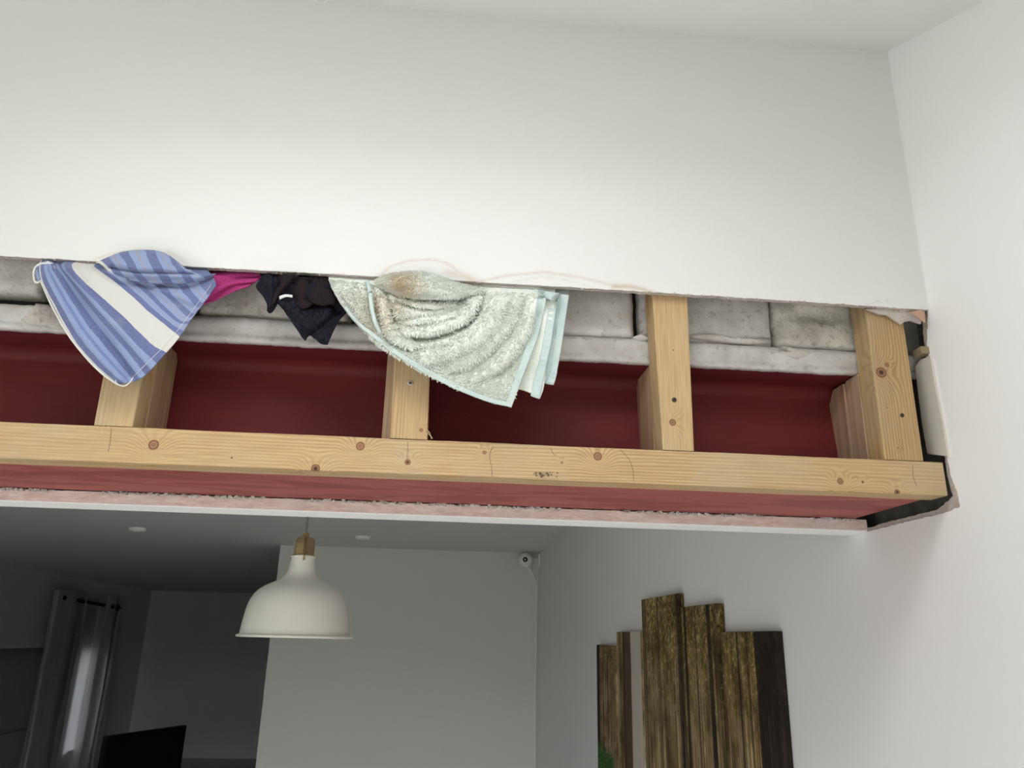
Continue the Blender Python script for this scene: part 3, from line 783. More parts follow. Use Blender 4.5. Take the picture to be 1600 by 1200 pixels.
def dD(px, py, u, v):
    y = .004-.026*sstep(-2, 22, py-ed(px))
    y += gvalley(px, py, D2, 5, .009)+gvalley(px, py, D3, 5, .010)-gvalley(px, py, D4, 5, .006)-gvalley(px, py, D1, 4, .004)
    return y+.012*sstep(508, 530, px)*sstep(0, 8, py-ed(px))+.007*noise.noise(Vector((px*.06, py*.06, 11)))
patch('cloth_sheet', netD, 60, 60, dD, M_navy, dg, .0025)
netD2 = [[(404, 424), (420, 426), (440, 428), (462, 430)], [(408, 434), (422, 436), (440, 436), (460, 436)], [(400, 448), (416, 450), (432, 448), (452, 444)],
         [(410, 462), (420, 464), (430, 462), (444, 456)], [(418, 476), (424, 474), (430, 470), (438, 464)], [(417, 486), (421, 489), (427, 486), (433, 476)]]
D5 = V2([(420, 430), (424, 460), (422, 480)]); D6 = V2([(440, 430), (436, 455)])
patch('left_flap', netD2, 40, 40, lambda px, py, u, v: .004-.028*sstep(-2, 20, py-ed(px))-gvalley(px, py, D5, 4, .007)+gvalley(px, py, D6, 4, .009)+.003*noise.noise(Vector((px*.09, py*.09, 2))), M_navy, dg, .0025)
netD3 = [[(436, 430), (450, 430), (468, 432)], [(438, 444), (448, 438), (458, 437)], [(430, 456), (442, 446), (452, 446)], [(424, 470), (432, 460), (440, 458)], [(420, 484), (428, 474), (434, 466)]]
patch('twisted_strap', netD3, 24, 30, lambda px, py, u, v: -.022-.012*math.sin(PI*u), M_cuff, dg, .0025)
netD4 = [[(482, 432), (498, 433), (514, 435)], [(480, 444), (499, 447), (518, 446)], [(479, 456), (500, 460), (522, 458)], [(479, 467), (502, 472), (526, 470)], [(484, 472), (503, 477), (524, 474)]]
patch('ribbed_cuff', netD4, 50, 40, lambda px, py, u, v: -.004-.026*math.sin(PI*(.12+.76*u))*sstep(-.1, .5, v)-.0008*math.sin(u*95), M_cuff, dg, .0022)
netD5 = [[(462, 433), (476, 434), (486, 436)], [(458, 452), (470, 452), (482, 455)], [(460, 470), (472, 472), (484, 470)], [(466, 480), (476, 482), (488, 476)]]
patch('crumpled_fold', netD5, 30, 30, lambda px, py, u, v: -.016-.012*math.sin(PI*u)+.003*math.sin(v*12), M_cuff, dg, .0025)
netT = [[(436, 463), (446, 460), (457, 461)], [(437, 468), (447, 464), (457, 465)]]
patch('care_tag', netT, 12, 4, lambda px, py, u, v: -.034, simple('white_satin_tag', lin(205, 205, 205), .6), dg, .0008)

# ---- bath towel
def mat_terry(name, base, alt, tan=True):
    t = NT(name); v = t.obj()
    c = t.mix(t.ramp(t.noise(v, 45, 4), [(.35, 0.), (.65, 1.)]), base, alt)
    if tan:
        d = t.dist(v, (-.198, .0, .132)); f = t.ramp(d, [(.008, .6), (.060, 0.)])
        d2 = t.dist(v, (-.172, -.03, .168)); f2 = t.ramp(d2, [(.008, .85), (.055, 0.)])
        nz = t.ramp(t.noise(v, 26, 4), [(.35, .35), (.6, 1.)])
        c = t.mix(t.math('MULTIPLY', t.math('MAXIMUM', f, f2), nz), c, lin(186, 156, 110))
        d3 = t.dist(v, (-.155, -.02, .035)); c = t.mix(t.math('MULTIPLY', t.ramp(d3, [(.004, .4), (.016, 0.)]), nz), c, lin(190, 140, 125))
    h = t.noise(t.map(v, (1, 1, .6)), 420, 3, .6)
    c = t.mix(t.ramp(h, [(.3, .22), (.5, 0.)]), c, lin(176, 176, 158))
    return t.fin(c, .95, h, .35, .0015, spec=.05, sheen=.2)
M_terry = mat_terry('pale_green_terry', lin(238, 241, 232), lin(226, 230, 220))
M_hem = NT('mint_hem'); _v = M_hem.obj()
M_hem = M_hem.fin(M_hem.mix(M_hem.ramp(M_hem.noise(_v, 25, 3), [(.4, 0.), (.6, 1.)]), lin(190, 205, 202), lin(198, 210, 205)), .85, M_hem.noise(_v, 120, 3), .4, .003, spec=.1)
bt = empty('bath_towel', at(797, 632, -.03)); tag(bt, 'large pale green terry bath towel with tan stains, draped over a stud', 'towel')
netT1 = [
 [(512, 425), (555, 428), (600, 431), (645, 434), (690, 437), (740, 440), (795, 445), (850, 450)],
 [(514, 437), (552, 440), (598, 444), (645, 448), (692, 452), (742, 454), (797, 456), (850, 460)],
 [(522, 455), (558, 470), (602, 482), (650, 490), (700, 490), (748, 488), (800, 490), (845, 490)],
 [(537, 480), (570, 500), (610, 516), (656, 528), (704, 534), (752, 534), (800, 532), (838, 520)],
 [(556, 503), (586, 524), (620, 541), (662, 558), (710, 570), (756, 574), (800, 568), (829, 550)],
 [(574, 521), (602, 541), (634, 558), (672, 580), (716, 598), (760, 606), (796, 602), (817, 585)],
 [(590, 534), (612, 549), (640, 567), (676, 588), (718, 608), (762, 622), (790, 626), (806, 615)],
 [(596, 538), (616, 552), (643, 570), (678, 591), (720, 611), (762, 627), (785, 633), (798, 636)]]
c3 = lambda P: V2([(560+a/4, 400+b/4) for a, b in P])
VAL = [(c3([(150, 190), (250, 245), (380, 275), (520, 290), (640, 280), (740, 225)]), 4.5, 0.0270),
       (c3([(230, 290), (350, 328), (480, 338), (600, 318), (670, 285)]), 4, 0.0135),
       (c3([(215, 395), (300, 402), (400, 378), (500, 372), (620, 340), (700, 300)]), 4, 0.0108),
       (c3([(240, 425), (330, 445), (420, 437), (520, 420), (600, 392)]), 3.6, 0.0121),
       (c3([(340, 522), (420, 528), (500, 512), (590, 482), (680, 440), (740, 380), (775, 290), (795, 220)]), 4.6, 0.0189),
       (c3([(210, 548), (300, 582), (380, 592), (470, 582), (580, 560)]), 4, 0.0095),
       (c3([(1040, 280), (1000, 420), (940, 520), (840, 620), (700, 720), (600, 745)]), 9, 0.0095),
       (c3([(1150, 350), (1090, 500), (1000, 640), (900, 730), (760, 800)]), 8, 0.0068),
       (V2([(583, 448), (588, 480), (592, 505), (599, 526), (608, 540)]), 3.2, 0.0135),
       (V2([(600, 452), (610, 480), (612, 505)]), 5, 0.0135),
       (V2([(520, 450), (545, 478), (566, 512)]), 5, 0.0054)]
RID = [(c3([(350, 300), (480, 312), (600, 298)]), 5, 0.0068), (c3([(300, 480), (420, 480), (540, 440), (650, 400), (730, 300)]), 6, 0.0108),
       (c3([(150, 300), (180, 380), (200, 470), (260, 540), (340, 570)]), 7, 0.0121), (c3([(880, 300), (820, 420), (720, 520), (580, 590), (420, 640)]), 12, 0.0108),
       (c3([(1090, 330), (1050, 460), (970, 580), (860, 690)]), 8, 0.0081)]
def dT(px, py, u, v):
    e = sstep(-3, 22, py-(ed(px)))
    y = lerp(.0, -.030, e)-.012*sstep(.2, .8, v)
    for P, w, a in VAL: y += gvalley(px, py, P, w, a)*e
    for P, w, a in RID: y -= gvalley(px, py, P, w, a)*e
    return min(-.0028, y+.0022*noise.noise(Vector((px*.035, py*.035, 4)))+.0010*noise.noise(Vector((px*.45, py*.45, 4))))
pm = patch('towel_sheet', netT1, 240, 150, dT, M_terry, bt, .004)
netT2 = [
 [(588, 441), (600, 433), (622, 428), (655, 426), (690, 435), (722, 446), (756, 454)],
 [(590, 443), (602, 437), (624, 433), (655, 432), (690, 441), (722, 449), (754, 455)],
 [(594, 446), (608, 444), (630, 444), (658, 446), (690, 450), (720, 454), (750, 456)],
 [(598, 449), (614, 452), (636, 456), (662, 459), (690, 461), (718, 460), (746, 457)],
 [(601, 451), (618, 458), (640, 464), (664, 467), (690, 467), (716, 464), (742, 458)]]
def dT2(px, py, u, v):
    return -.018-.034*math.sin(PI*(.06+.86*v))*math.sin(PI*(.06+.88*u))+.006*noise.noise(Vector((px*.03, py*.09, 9)))+.0009*noise.noise(Vector((px*.45, py*.45, 4)))
pm2 = patch('bulging_fold', netT2, 150, 46, dT2, M_terry, bt, .004)
# folded layers showing behind the right edge
netT3 = [[(846, 448), (858, 449), (868, 450)], [(838, 490), (852, 492), (864, 493)], [(824, 545), (840, 550), (855, 553)], [(812, 590), (832, 598), (850, 602)], [(806, 606), (824, 612), (844, 622)]]
pl3 = patch('towel_layer', netT3, 20, 60, lambda px, py, u, v: .0-.020*sstep(-3, 22, py-ed(px))-.008*v+.0006*noise.noise(Vector((px*.45, py*.45, 4))), M_terry, bt, .003)
netT4 = [[(862, 449), (876, 451), (889, 453)], [(858, 495), (870, 496), (882, 497)], [(852, 545), (864, 546), (876, 547)], [(848, 580), (858, 584), (868, 588)], [(850, 598), (858, 600), (865, 600)]]
pl4 = patch('towel_layer', netT4, 20, 60, lambda px, py, u, v: .006-.018*sstep(-3, 22, py-ed(px))-.006*v+.0008*math.sin(v*40), M_hem, bt, .003)
def band(P1, P2, dfun, name='hem', n=70, mt=None):
    A = V2(P1); B = V2(P2); k_ = len(A)
    net = [[tuple(A[i].lerp(B[i], s)) for s in (0, .5, 1)] for i in range(k_)]
    return patch(name, net, 6, n, lambda px, py, u, v: dfun(px, py, u, v)-.0035+.0011*math.sin(v*75+2.5*math.sin(v*31))*math.sin(PI*u), mt or M_hem, bt, .002)
band([(842, 452), (835, 490), (828, 520), (819, 550), (806, 588), (790, 630)], [(856, 455), (849, 490), (842, 520), (831, 552), (818, 585), (799, 637)], dT)
f3 = lambda px, py, u, v: -.020-.008*v+.003*(1-v)
band([(859, 456), (855, 490), (849, 530), (842, 565), (835, 590), (829, 618)], [(873, 458), (868, 490), (862, 530), (855, 565), (849, 592), (843, 623)], f3)
band([(877, 460), (872, 495), (867, 530), (863, 560), (858, 585), (853, 598)], [(889, 461), (884, 495), (879, 530), (874, 560), (869, 588), (865, 601)], lambda px, py, u, v: -.010-.006*v)
# lower hem along the hanging edge
loB = [(538, 482), (560, 508), (580, 525), (600, 541), (622, 557), (660, 581), (712, 608), (760, 627), (797, 636)]
loA = [(540, 479), (562, 504), (583, 520), (603, 536), (625, 551), (663, 574), (714, 601), (762, 620), (797, 629)]
patch('hem', [[loA[i], tuple((Vector(loA[i])+Vector(loB[i]))/2), loB[i]] for i in range(len(loA))], 6, 90, lambda px, py, u, v: dT(px, py, 0, .95)-.0040+.0006*math.sin(v*60), M_hem, bt, .002)
strip('rolled_hem', [(574, 440), (578, 456), (580, 474), (583, 492), (588, 508), (597, 526), (610, 543)], lambda a, b: dT(a, b, .2, .4)-.010, .0032, M_hem, bt)
netK = [[(834, 452), (846, 454), (860, 457), (874, 459)], [(842, 458), (850, 462), (862, 464), (874, 464)], [(852, 464), (858, 468), (866, 471), (872, 470)]]
patch('crumpled_hem', netK, 24, 16, lambda px, py, u, v: -.030-.008*math.sin(u*9+v*4), M_hem, bt, .002)
# terry loops
bm = new()
def pile(fn, net, count, tilt, sz=1.0):
    rx = random.random
    for _ in range(count):
        u, v = rx(), rx()
        if fn is dT and (v < .16 or v > .87 or u > .95): continue
        def P(u_, v_):
            cx = [cat([p[0] for p in r], u_) for r in net]; cy = [cat([p[1] for p in r], u_) for r in net]
            px, py = cat(cx, v_), cat(cy, v_); return at(px, py, fn(px, py, u_, v_))
        p = P(u, v); du = P(min(1, u+.006), v)-p; dv = P(u, min(1, v+.006))-p
        nn = du.cross(dv)
        if nn.length < 1e-12: continue
        nn.normalize()
        if nn.y > 0: nn = -nn
        d = (nn*.9+Vector((random.uniform(-.5, .5), 0, random.uniform(-.75, .1)))).normalized()
        h = random.uniform(.0030, .0058)*sz; w = random.uniform(.0009, .0014)*sz
        a = d.cross(Vector((0, 1, .3))).normalized(); b = d.cross(a); p = p+nn*.0012
        s = [bm.verts.new(p+(a*math.cos(k_*2.094)+b*math.sin(k_*2.094))*w) for k_ in range(3)]
        m_ = [bm.verts.new(p+d*h*.6+(a*math.cos(k_*2.094+.5)+b*math.sin(k_*2.094+.5))*w*.8) for k_ in range(3)]
        t_ = bm.verts.new(p+d*h+Vector((0, 0, -h*.25)))
        for k_ in range(3):
            q = (k_+1) % 3
            bm.faces.new((s[k_], s[q], m_[q], m_[k_])); bm.faces.new((m_[k_], m_[q], t_))
pile(dT, netT1, 26000, 0); pile(dT2, netT2, 5500, 0, .9)
tag(link('terry_loops', bm, M_terry, bt), kind='stuff')

# ================================================================ BACK ROOM
# ---- pendant lamp
YL = 1.72
def crop(cx, cy): return (340+cx*.1834, 800+cy*.1834)
def zl(cy):
    cx = lerp(758, 661, (cy-200)/860); return at(*crop(cx, cy), YL)
cen = zl(1060); SC = .1834*((cen-CAM).dot(_f))/FPX
lamp = empty('pendant_lamp', (cen.x, cen.y, cen.z)); tag(lamp, 'cream enamel dome pendant lamp with brass cap, hanging in the back room', 'lamp')
prf = [(462, 1063), (476, 1072), (485, 1062), (478, 1048), (462, 1046), (456, 1040), (452, 1000), (446, 950), (438, 900), (428, 840), (414, 785), (398, 745), (374, 705), (340, 668), (300, 640), (250, 614), (205, 594), (172, 575), (146, 555), (128, 530), (118, 505), (112, 470), (107, 430), (104, 400), (104, 394), (110, 390), (110, 380), (104, 376), (90, 374)]
prf_w = [(r*SC, zl(y).z) for r, y in prf]
inner = [(max(r-.0022, .01), z-.0005) for r, z in reversed(prf_w[4:])]
bm = new(); lathe(bm, prf_w+inner+[prf_w[0]], (cen.x, cen.y), 96)
link('shade', bm, M_shade, lamp, smooth=True)
bm = new()
capr = [(78, 372), (80, 300), (78, 250), (70, 230), (52, 218), (36, 212), (30, 208), (30, 186), (24, 180), (12, 179)]
lathe(bm, [(r*SC*.80 if 215 < y <= 372 else r*SC, zl(y).z) for r, y in capr], (cen.x, cen.y), 40)
link('lamp_holder', bm, M_brass, lamp, smooth=True)
bm = new(); lathe(bm, [(92*SC, zl(376).z), (94*SC, zl(370).z), (92*SC, zl(364).z), (86*SC, zl(362).z), (84*SC, zl(374).z)], (cen.x, cen.y), 40)
link('brass_ring', bm, M_brass, lamp, smooth=True)
for k_ in range(6):                            # brass straps of the cap
    a = 2*PI*k_/6+.22
    bm = new(); d = Vector((math.cos(a), math.sin(a), 0)); tn = Vector((-math.sin(a), math.cos(a), 0))
    pr = None
    for r, y in ((84, 372), (86, 330), (86, 270), (82, 240), (68, 224), (45, 216), (30, 212)):
        z = zl(y).z; w = .0145 if r > 50 else .008
        cu = [bm.verts.new(Vector((cen.x, cen.y, z))+d*(r*SC+dr)+tn*s*w) for s, dr in ((-1, 0), (1, 0), (1, -.002), (-1, -.002))]
        if pr:
            for i in range(4): bm.faces.new((pr[i], pr[(i+1) % 4], cu[(i+1) % 4], cu[i]))
        else: bm.faces.new(cu)
        pr = cu
    bm.faces.new(list(reversed(pr))); bmesh.ops.recalc_face_normals(bm, faces=bm.faces)
    link('cap_strap', bm, M_brass, lamp)
for k_ in range(3):
    a = 2*PI*k_/3-1.35
    d = Vector((math.cos(a), math.sin(a), 0)); bm = new()
    tube(bm, [Vector((cen.x, cen.y, zl(y).z))+d*r*SC for r, y in ((88, 368), (114, 374), (118, 390), (112, 404), (106, 415))], .0035, 8)
    link('clip', bm, M_brass, lamp, smooth=True)
def mat_cord():
    t = NT('zigzag_textile_cord'); s = t.sep(t.obj())
    ang = t.math('ARCTAN2', s[1], s[0])
    w = t.math('SINE', t.math('ADD', t.math('MULTIPLY', s[2], 900.), t.math('MULTIPLY', t.math('SINE', t.math('MULTIPLY', ang, 2.)), 2.2)))
    return t.fin(t.mix(t.ramp(w, [(.48, 0.), (.52, 1.)]), lin(30), lin(215)), .9, spec=.1)
bm = new(); tube(bm, [(cen.x, cen.y, zl(182).z), (cen.x, cen.y, ZB-.03)], .0046, 12); link('cord', bm, mat_cord(), lamp, smooth=True)
bm = new(); lathe(bm, [(.0, ZB-.055), (.02, ZB-.055), (.045, ZB-.03), (.05, ZB-.0005), (0, ZB-.0005)], (cen.x, cen.y), 32); link('ceiling_rose', bm, M_brass, lamp, smooth=True)

# ---- recessed ceiling lights
for (px, py, r, lb) in ((215, 825, .055, 'white recessed ceiling light, left of the pendant lamp'), (567, 838, .05, 'faint recessed ceiling light, right of the pendant lamp')):
    p = atZ(px, py, ZB); e = empty('ceiling_light', (p.x, p.y, ZB)); tag(e, lb, 'light', 'recessed lights in the back ceiling')
    bm = new(); lathe(bm, [(r*.62, ZB-.002), (r*.66, ZB-.02), (r*.92, ZB-.018), (r, ZB-.0005)], (p.x, p.y), 40); link('bezel', bm, simple('light_bezel', lin(250, 250, 246), .4), e, smooth=True)
    bm = new(); lathe(bm, [(0, ZB-.003), (r*.62, ZB-.003), (r*.62, ZB-.0005)], (p.x, p.y), 40); link('lens', bm, simple('frosted_lens', lin(160, 160, 158), .3), e)

# ---- security camera and cable
pc = at(821.5, 875, YN-.11); rc = 11*((pc-CAM).dot(_f))/FPX
sc_ = empty('security_camera', pc); tag(sc_, 'small white ball security camera with black face, in the corner under the ceiling', 'camera')
bm = new(); bmesh.ops.create_uvsphere(bm, u_segments=32, v_segments=20, radius=rc, matrix=Matrix.Translation(pc)); link('body', bm, M_whiteplastic, sc_, smooth=True)
dv = (CAM-pc+Vector((-.5, 0, .45))).normalized(); q = dv.to_track_quat('Z', 'Y').to_matrix().to_4x4()
bm = new(); bmesh.ops.create_cone(bm, cap_ends=True, segments=32, radius1=rc*.42, radius2=rc*.34, depth=rc*.22, matrix=Matrix.Translation(pc+dv*rc*.88) @ q)
link('lens_face', bm, M_black, sc_)
bm = new(); tube(bm, [pc+Vector((.03, .03, .0)), Vector((XR-.06, YN-.05, pc.z+.01)), Vector((XR-.012, YN-.05, pc.z+.012))], .014, 12); link('bracket', bm, M_whiteplastic, sc_, smooth=True)
bm = new(); box(bm, (XR-.014, YN-.085, pc.z-.035), (XR-.001, YN-.015, pc.z+.05), .004); link('wall_plate', bm, M_whiteplastic, sc_)
p1 = at(826, 886, YN-.08); p2 = at(836, 906, YN-.02)
bm = new(); zz = p2.z
cv = [p1, at(830, 894, YN-.05), at(834, 901, YN-.03), p2, at(838, 914, YN-.012)]
cv += [Vector((cv[-1].x+.003*math.sin(k_*2.1), YN-.008, cv[-1].z-.25*(k_+1))) for k_ in range(9)]
tube(bm, cv, .0055, 8); tag(link('camera_cable', bm, M_whiteplastic, loc=(p1.x, p1.y, p1.z), smooth=True), 'thin white cable running down the wall corner from the camera', 'cable')

# ---- five-piece forest canvas on the right wall
def forest(name, trunks, seed, warm, top, glow, bush=0):
    """trunks: stops (u, colour key) left to right; u, v from the UV map"""
    t = NT(name); v = t.uv(); s = t.sep(v)
    K = dict(k=lin(26, 24, 26), b=lin(88, 72, 56), p=lin(205, 198, 186), g=None)
    leaf = t.noise(t.map(v, (9, 22, 1), (seed, seed, 0)), 2.6, 8, .75, .5)
    streak = t.noise(t.map(v, (60, .9, 1), (seed, 0, 0)), 1.0, 4, .65)
    lc = t.ramp(leaf, [(.36, lin(52, 46, 26)), (.47, lin(122, 106, 62)), (.56, lin(172, 150, 94)), (.67, lin(240, 226, 184))])
    sc2 = t.ramp(streak, [(.34, lin(50, 42, 26)), (.46, lin(130, 110, 74)), (.56, lin(192, 168, 122)), (.68, lin(245, 230, 200))])
    f = t.ramp(t.math('ADD', s[1], t.math('MULTIPLY', t.math('SUBTRACT', leaf, .5), .5)), [(top-.18, 0.), (top+.12, 1.)])
    c = t.mix(f, sc2, lc)
    c = t.mix(warm, c, lin(225, 198, 150), 'MULTIPLY')
    dd = t.math('ABSOLUTE', t.math('SUBTRACT', s[0], glow)); gl = t.math('MULTIPLY', t.ramp(dd, [(0, .55), (.35, 0.)]), t.ramp(s[1], [(.1, 1.), (.85, .1)]))
    c = t.mix(t.math('MULTIPLY', gl, .8), c, lin(206, 180, 154))
    c = t.mix(t.ramp(t.noise(t.map(v, (3, 4, 1), (seed, 2, 0)), 1.6, 4, .6), [(.38, .75), (.6, 0.)]), c, lin(120, 104, 78), 'MULTIPLY')
    uu = t.math('ADD', s[0], t.math('MULTIPLY', t.math('SUBTRACT', t.noise(t.map(v, (1, 3, 1)), 1.5, 3), .5), .03))
    for a, b, key, al in trunks:
        m_ = t.math('MULTIPLY', t.math('GREATER_THAN', uu, a), t.math('LESS_THAN', uu, b))
        c = t.mix(t.math('MULTIPLY', m_, al), c, K[key])
    if bush:
        m_ = t.math('MULTIPLY', t.ramp(t.math('ADD', s[1], t.math('MULTIPLY', leaf, .2)), [(.42, 1.), (.5, 0.)]), t.ramp(s[0], [(.7, 1.), (.95, 0.)]))
        c = t.mix(m_, c, t.ramp(leaf, [(.4, lin(24, 44, 20)), (.6, lin(84, 132, 60))]))
    return t.fin(c, .8, t.noise(v, 300, 2), .1, .001, spec=.15)
XC = XR-.022
cols = [((932, 1010), (962, 1006), 1.27, 'farthest and lowest narrow forest canvas panel on the right wall',
         [(0, .16, 'k', .95), (.34, .37, 'k', .7), (.55, .60, 'k', .6), (.75, .78, 'b', .7)], 1., .1, .95, .6, 1),
        ((963, 989), (1001, 985), 1.15, 'forest canvas panel with a brown trunk and a pale strip, second from the far end',
         [(.0, .06, 'p', .2), (.14, .17, 'k', .6), (.26, .58, 'b', .95), (.26, .34, 'k', .5), (.60, .98, 'p', .93)], 2., .2, 1.2, .8, 0),
        ((1002, 937), (1058, 927), 1.0, 'tallest forest canvas panel, in the middle of the five',
         [(0, .05, 'k', .5), (.06, .11, 'b', .8), (.46, .49, 'k', .7), (.60, .62, 'k', .4), (.95, 1., 'k', .8)], 3.4, .08, .80, .22, 0),
        ((1063, 951), (1119, 940), 1.05, 'forest canvas panel with dark thin trunks, right of the tallest one',
         [(0, .03, 'k', .6), (.08, .15, 'k', .9), (.40, .43, 'k', .6), (.73, .82, 'k', .85), (.88, 1., 'k', .5)], 5.2, .15, .80, .5, 0),
        ((1125, 989), (1208, 984), 1.1, 'dark forest canvas panel nearest to the front wall, with a black right side',
         [(0, .04, 'k', .4), (.32, .36, 'k', .8), (.66, 1.01, 'k', .92), (.50, .54, 'k', .4)], 7.1, .25, .86, .2, 0)]
for i, (a, b, zb_, lb, trunks, seed, warm, top, glow, bush) in enumerate(cols):
    A = atX(*a, XC); B = atX(*b, XC); zt_ = (A.z+B.z)/2
    m = forest('forest_print', trunks, seed, warm, top, glow, bush)
    e = empty('canvas_print', (XR, (A.y+B.y)/2, zb_)); tag(e, lb, 'picture', 'five-part forest canvas on the right wall')
    bm = new(); uvl = bm.loops.layers.uv.new('UVMap')
    box(bm, (XC, B.y, zb_), (XR-.0008, A.y, zt_), .0018)
    for f in bm.faces:
        for lo in f.loops:
            co = lo.vert.co; lo[uvl].uv = ((A.y-co.y)/(A.y-B.y)-(co.x-XC)*4, (co.z-zb_)/(zt_-zb_))
    link('canvas', bm, m, e)
    bm = new(); box(bm, (XR-.0008, B.y+.02, zb_+.02), (XR-.0001, A.y-.02, zt_-.02)); link('stretcher_frame', bm, M_dark, e)

# ---- window, blind, curtain and pole on the far left wall
def wallx(px, py, off=0.): return atX(px, py, XF+off)
M_curt = NT('grey_satin_curtain'); _v = M_curt.obj()
M_curt = M_curt.fin(M_curt.mix(M_curt.ramp(M_curt.noise(M_curt.map(_v, (1, 1, .2)), 6, 3), [(.4, 0.), (.6, 1.)]), lin(190, 190, 190), lin(176, 176, 178)), .38, spec=.5, sheen=.3)
def translucent(m, fac, col):
    t = m.node_tree; o = t.nodes['Material Output']; b = t.nodes['Principled BSDF']
    tr_ = t.nodes.new('ShaderNodeBsdfTranslucent'); tr_.inputs[0].default_value = col+(1,)
    mx = t.nodes.new('ShaderNodeMixShader'); mx.inputs[0].default_value = fac
    t.links.new(b.outputs[0], mx.inputs[1]); t.links.new(tr_.outputs[0], mx.inputs[2]); t.links.new(mx.outputs[0], o.inputs[0])
translucent(M_curt, .08, lin(190, 190, 192))
ct = wallx(101, 934, .22); ct2 = wallx(176, 947, .22)
# curtain: deep pleats hanging from the eyelets
cu_e = empty('curtain', (ct.x, (ct.y+ct2.y)/2, .05)); tag(cu_e, 'grey eyelet curtain hanging in deep folds by the far left wall', 'curtain')
def curtain(px, py, name):
    pts = [atX(a, b, XF+o) for a, b, o in px]
    return pts
zt_c = wallx(101, 923, .22).z
def col_at(px, off):                            # y position on the curtain line
    return atX(px, 930, XF+off).y
sect = [(84, .10), (86, .24), (92, .30), (101, .30), (112, .29), (120, .24), (125, .10), (130, .06), (134, .20), (137, .24), (139, .10), (150, .03), (160, .05), (166, .18), (170, .27), (176, .29), (182, .26), (186, .12), (189, .20), (194, .22), (198, .08)]
P = [Vector((XF+o, col_at(a, o), 0)) for a, o in sect]
bm = new(); n1, n2 = 200, 40; g = []
for i in range(n1+1):
    x = cat([p.x for p in P], i/n1); y = cat([p.y for p in P], i/n1); col = []
    for j in range(n2+1):
        z = lerp(zt_c, .05, j/n2); z -= (.05*sstep(.15, 0, x-XF)) if j == 0 else 0
        sw = .015*noise.noise(Vector((x*3, y*3, z*1.3)))*sstep(0, .3, j/n2)
        col.append(bm.verts.new((max(x+sw, XF+.012), y+sw, z)))
    g.append(col)
for a, b in zip(g, g[1:]):
    for j in range(n2): bm.faces.new((a[j], a[j+1], b[j+1], b[j]))
bmesh.ops.recalc_face_normals(bm, faces=bm.faces)
link('curtain_fabric', bm, M_curt, cu_e, smooth=True)
def eyelet(px, py, off, face):
    c = atX(px, py, XF+off); bm = new(); d = face.normalized(); q = d.to_track_quat('Z', 'Y').to_matrix()
    pts = [c+q @ Vector((.036*math.cos(2*PI*k_/24), .036*math.sin(2*PI*k_/24), 0)) for k_ in range(25)]
    tube(bm, pts, .008, 8); link('eyelet', bm, M_steel, cu_e, smooth=True)
    bm = new(); bmesh.ops.create_cone(bm, cap_ends=True, segments=24, radius1=.03, radius2=.03, depth=.008, matrix=Matrix.Translation(c) @ q.to_4x4()); link('eyelet_hole', bm, M_black, cu_e)
eyelet(101, 934, .335, Vector((.9, -.5, 0))); eyelet(176, 948, .325, Vector((.9, -.5, 0)))
A = atX(96, 933, XF+.2); B = atX(184, 950, XF+.2)
pole = empty('curtain_pole', A); tag(pole, 'dark curtain pole showing between the folds of the grey curtain', 'pole')
bm = new(); tube(bm, [A, B], .022, 16); link('rod', bm, M_dark, pole, smooth=True)
bm = new(); bmesh.ops.create_uvsphere(bm, u_segments=20, v_segments=12, radius=.04, matrix=Matrix.Translation(B)); link('finial', bm, M_dark, pole, smooth=True)
for s in (.45, .9):
    c = A.lerp(B, s); bm = new(); box(bm, (XF+.0, c.y-.01, c.z-.012), (c.x, c.y+.01, c.z+.012)); link('bracket', bm, M_dark, pole)
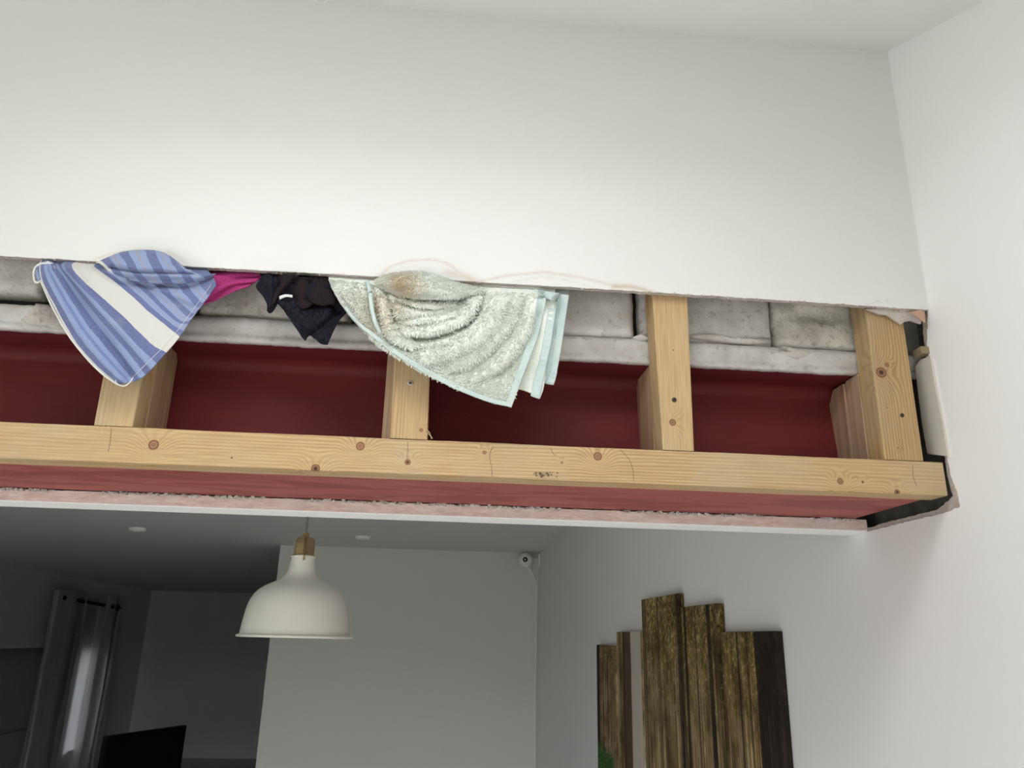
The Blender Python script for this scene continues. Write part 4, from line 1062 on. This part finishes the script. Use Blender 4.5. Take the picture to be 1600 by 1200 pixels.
# window with drawn blind
def mat_blind(name):
    t = NT(name); t.fin(lin(142, 139, 138), .9, spec=.1)
    tr_ = t.N('ShaderNodeBsdfTranslucent'); tr_.inputs[0].default_value = lin(142, 140, 140)+(1,)
    mx = t.N('ShaderNodeMixShader'); mx.inputs[0].default_value = .16
    t.L(t.b.outputs[0], mx.inputs[1]); t.L(tr_.outputs[0], mx.inputs[2]); t.L(mx.outputs[0], t.o.inputs[0]); return t.m
wy0 = wallx(-60, 1015, .02).y; wy1 = wallx(152, 1017, .02).y; wz = (wallx(20, 1016, .02).z+wallx(60, 1017, .02).z)/2
wn = empty('window_1', (XF, (wy0+wy1)/2, .8)); tag(wn, kind='structure')
fr = simple('white_window_frame', lin(205, 206, 204), .4)
bm = new(); box(bm, (XF, wy1-.09, .3), (XF+.03, wy1, wz), .004); box(bm, (XF, wy0, .3), (XF+.03, wy0+.09, wz), .004); box(bm, (XF, wy0, .3), (XF+.03, wy1, .38), .004); link('window_frame', bm, fr, wn)
bm = new(); zm = wallx(15, 1143, .03).z; bl1 = wallx(122, 1017, .02).y
box(bm, (XF+.013, wy0+.05, zm-.02), (XF+.032, bl1, wz+.03), .002); link('blind_panel', bm, mat_blind('taupe_blind'), wn)
bm = new(); box(bm, (XF+.001, wy0+.05, .36), (XF+.0125, bl1, zm), .002); link('blind_panel', bm, mat_blind('taupe_blind_low'), wn)
# ---- television on a stand
a1 = at(186, 1147, 5.6); a2 = at(292, 1134, 6.3)
zt_ = (a1.z+a2.z)/2
tv = empty('television', ((a1.x+a2.x)/2, (a1.y+a2.y)/2, 0)); tag(tv, 'flat black television with its top edge at the bottom left of the picture', 'television')
dx = Vector((a2.x-a1.x, a2.y-a1.y, 0)); nn = Vector((dx.y, -dx.x, 0)).normalized()
A = Vector((a1.x, a1.y, zt_))-dx*.15; B = Vector((a2.x, a2.y, zt_)); dz = Vector((0, 0, -.62))
bm = new(); prism(bm, [A, B, B+dz, A+dz], nn*-.045); bmesh.ops.bevel(bm, geom=list(bm.edges), offset=.004, segments=2, affect='EDGES'); link('casing', bm, M_black, tv)
bm = new(); i1 = dx.normalized()*.02
prism(bm, [A+i1+Vector((0, 0, -.015)), B-i1+Vector((0, 0, -.015)), B-i1+dz+Vector((0, 0, .02)), A+i1+dz+Vector((0, 0, .02))], nn*.0015); link('screen', bm, M_tv, tv)
mid = (A+B)/2-nn*.02
bm = new(); tube(bm, [Vector((mid.x, mid.y, zt_-.6)), Vector((mid.x, mid.y, .02))], .03, 16); link('stand', bm, M_black, tv)
bm = new(); box(bm, (mid.x-.25, mid.y-.18, 0), (mid.x+.25, mid.y+.18, .03), .008); link('stand_base', bm, M_black, tv)
for o in bpy.data.objects:
    if '_w' in o: del o['_w']
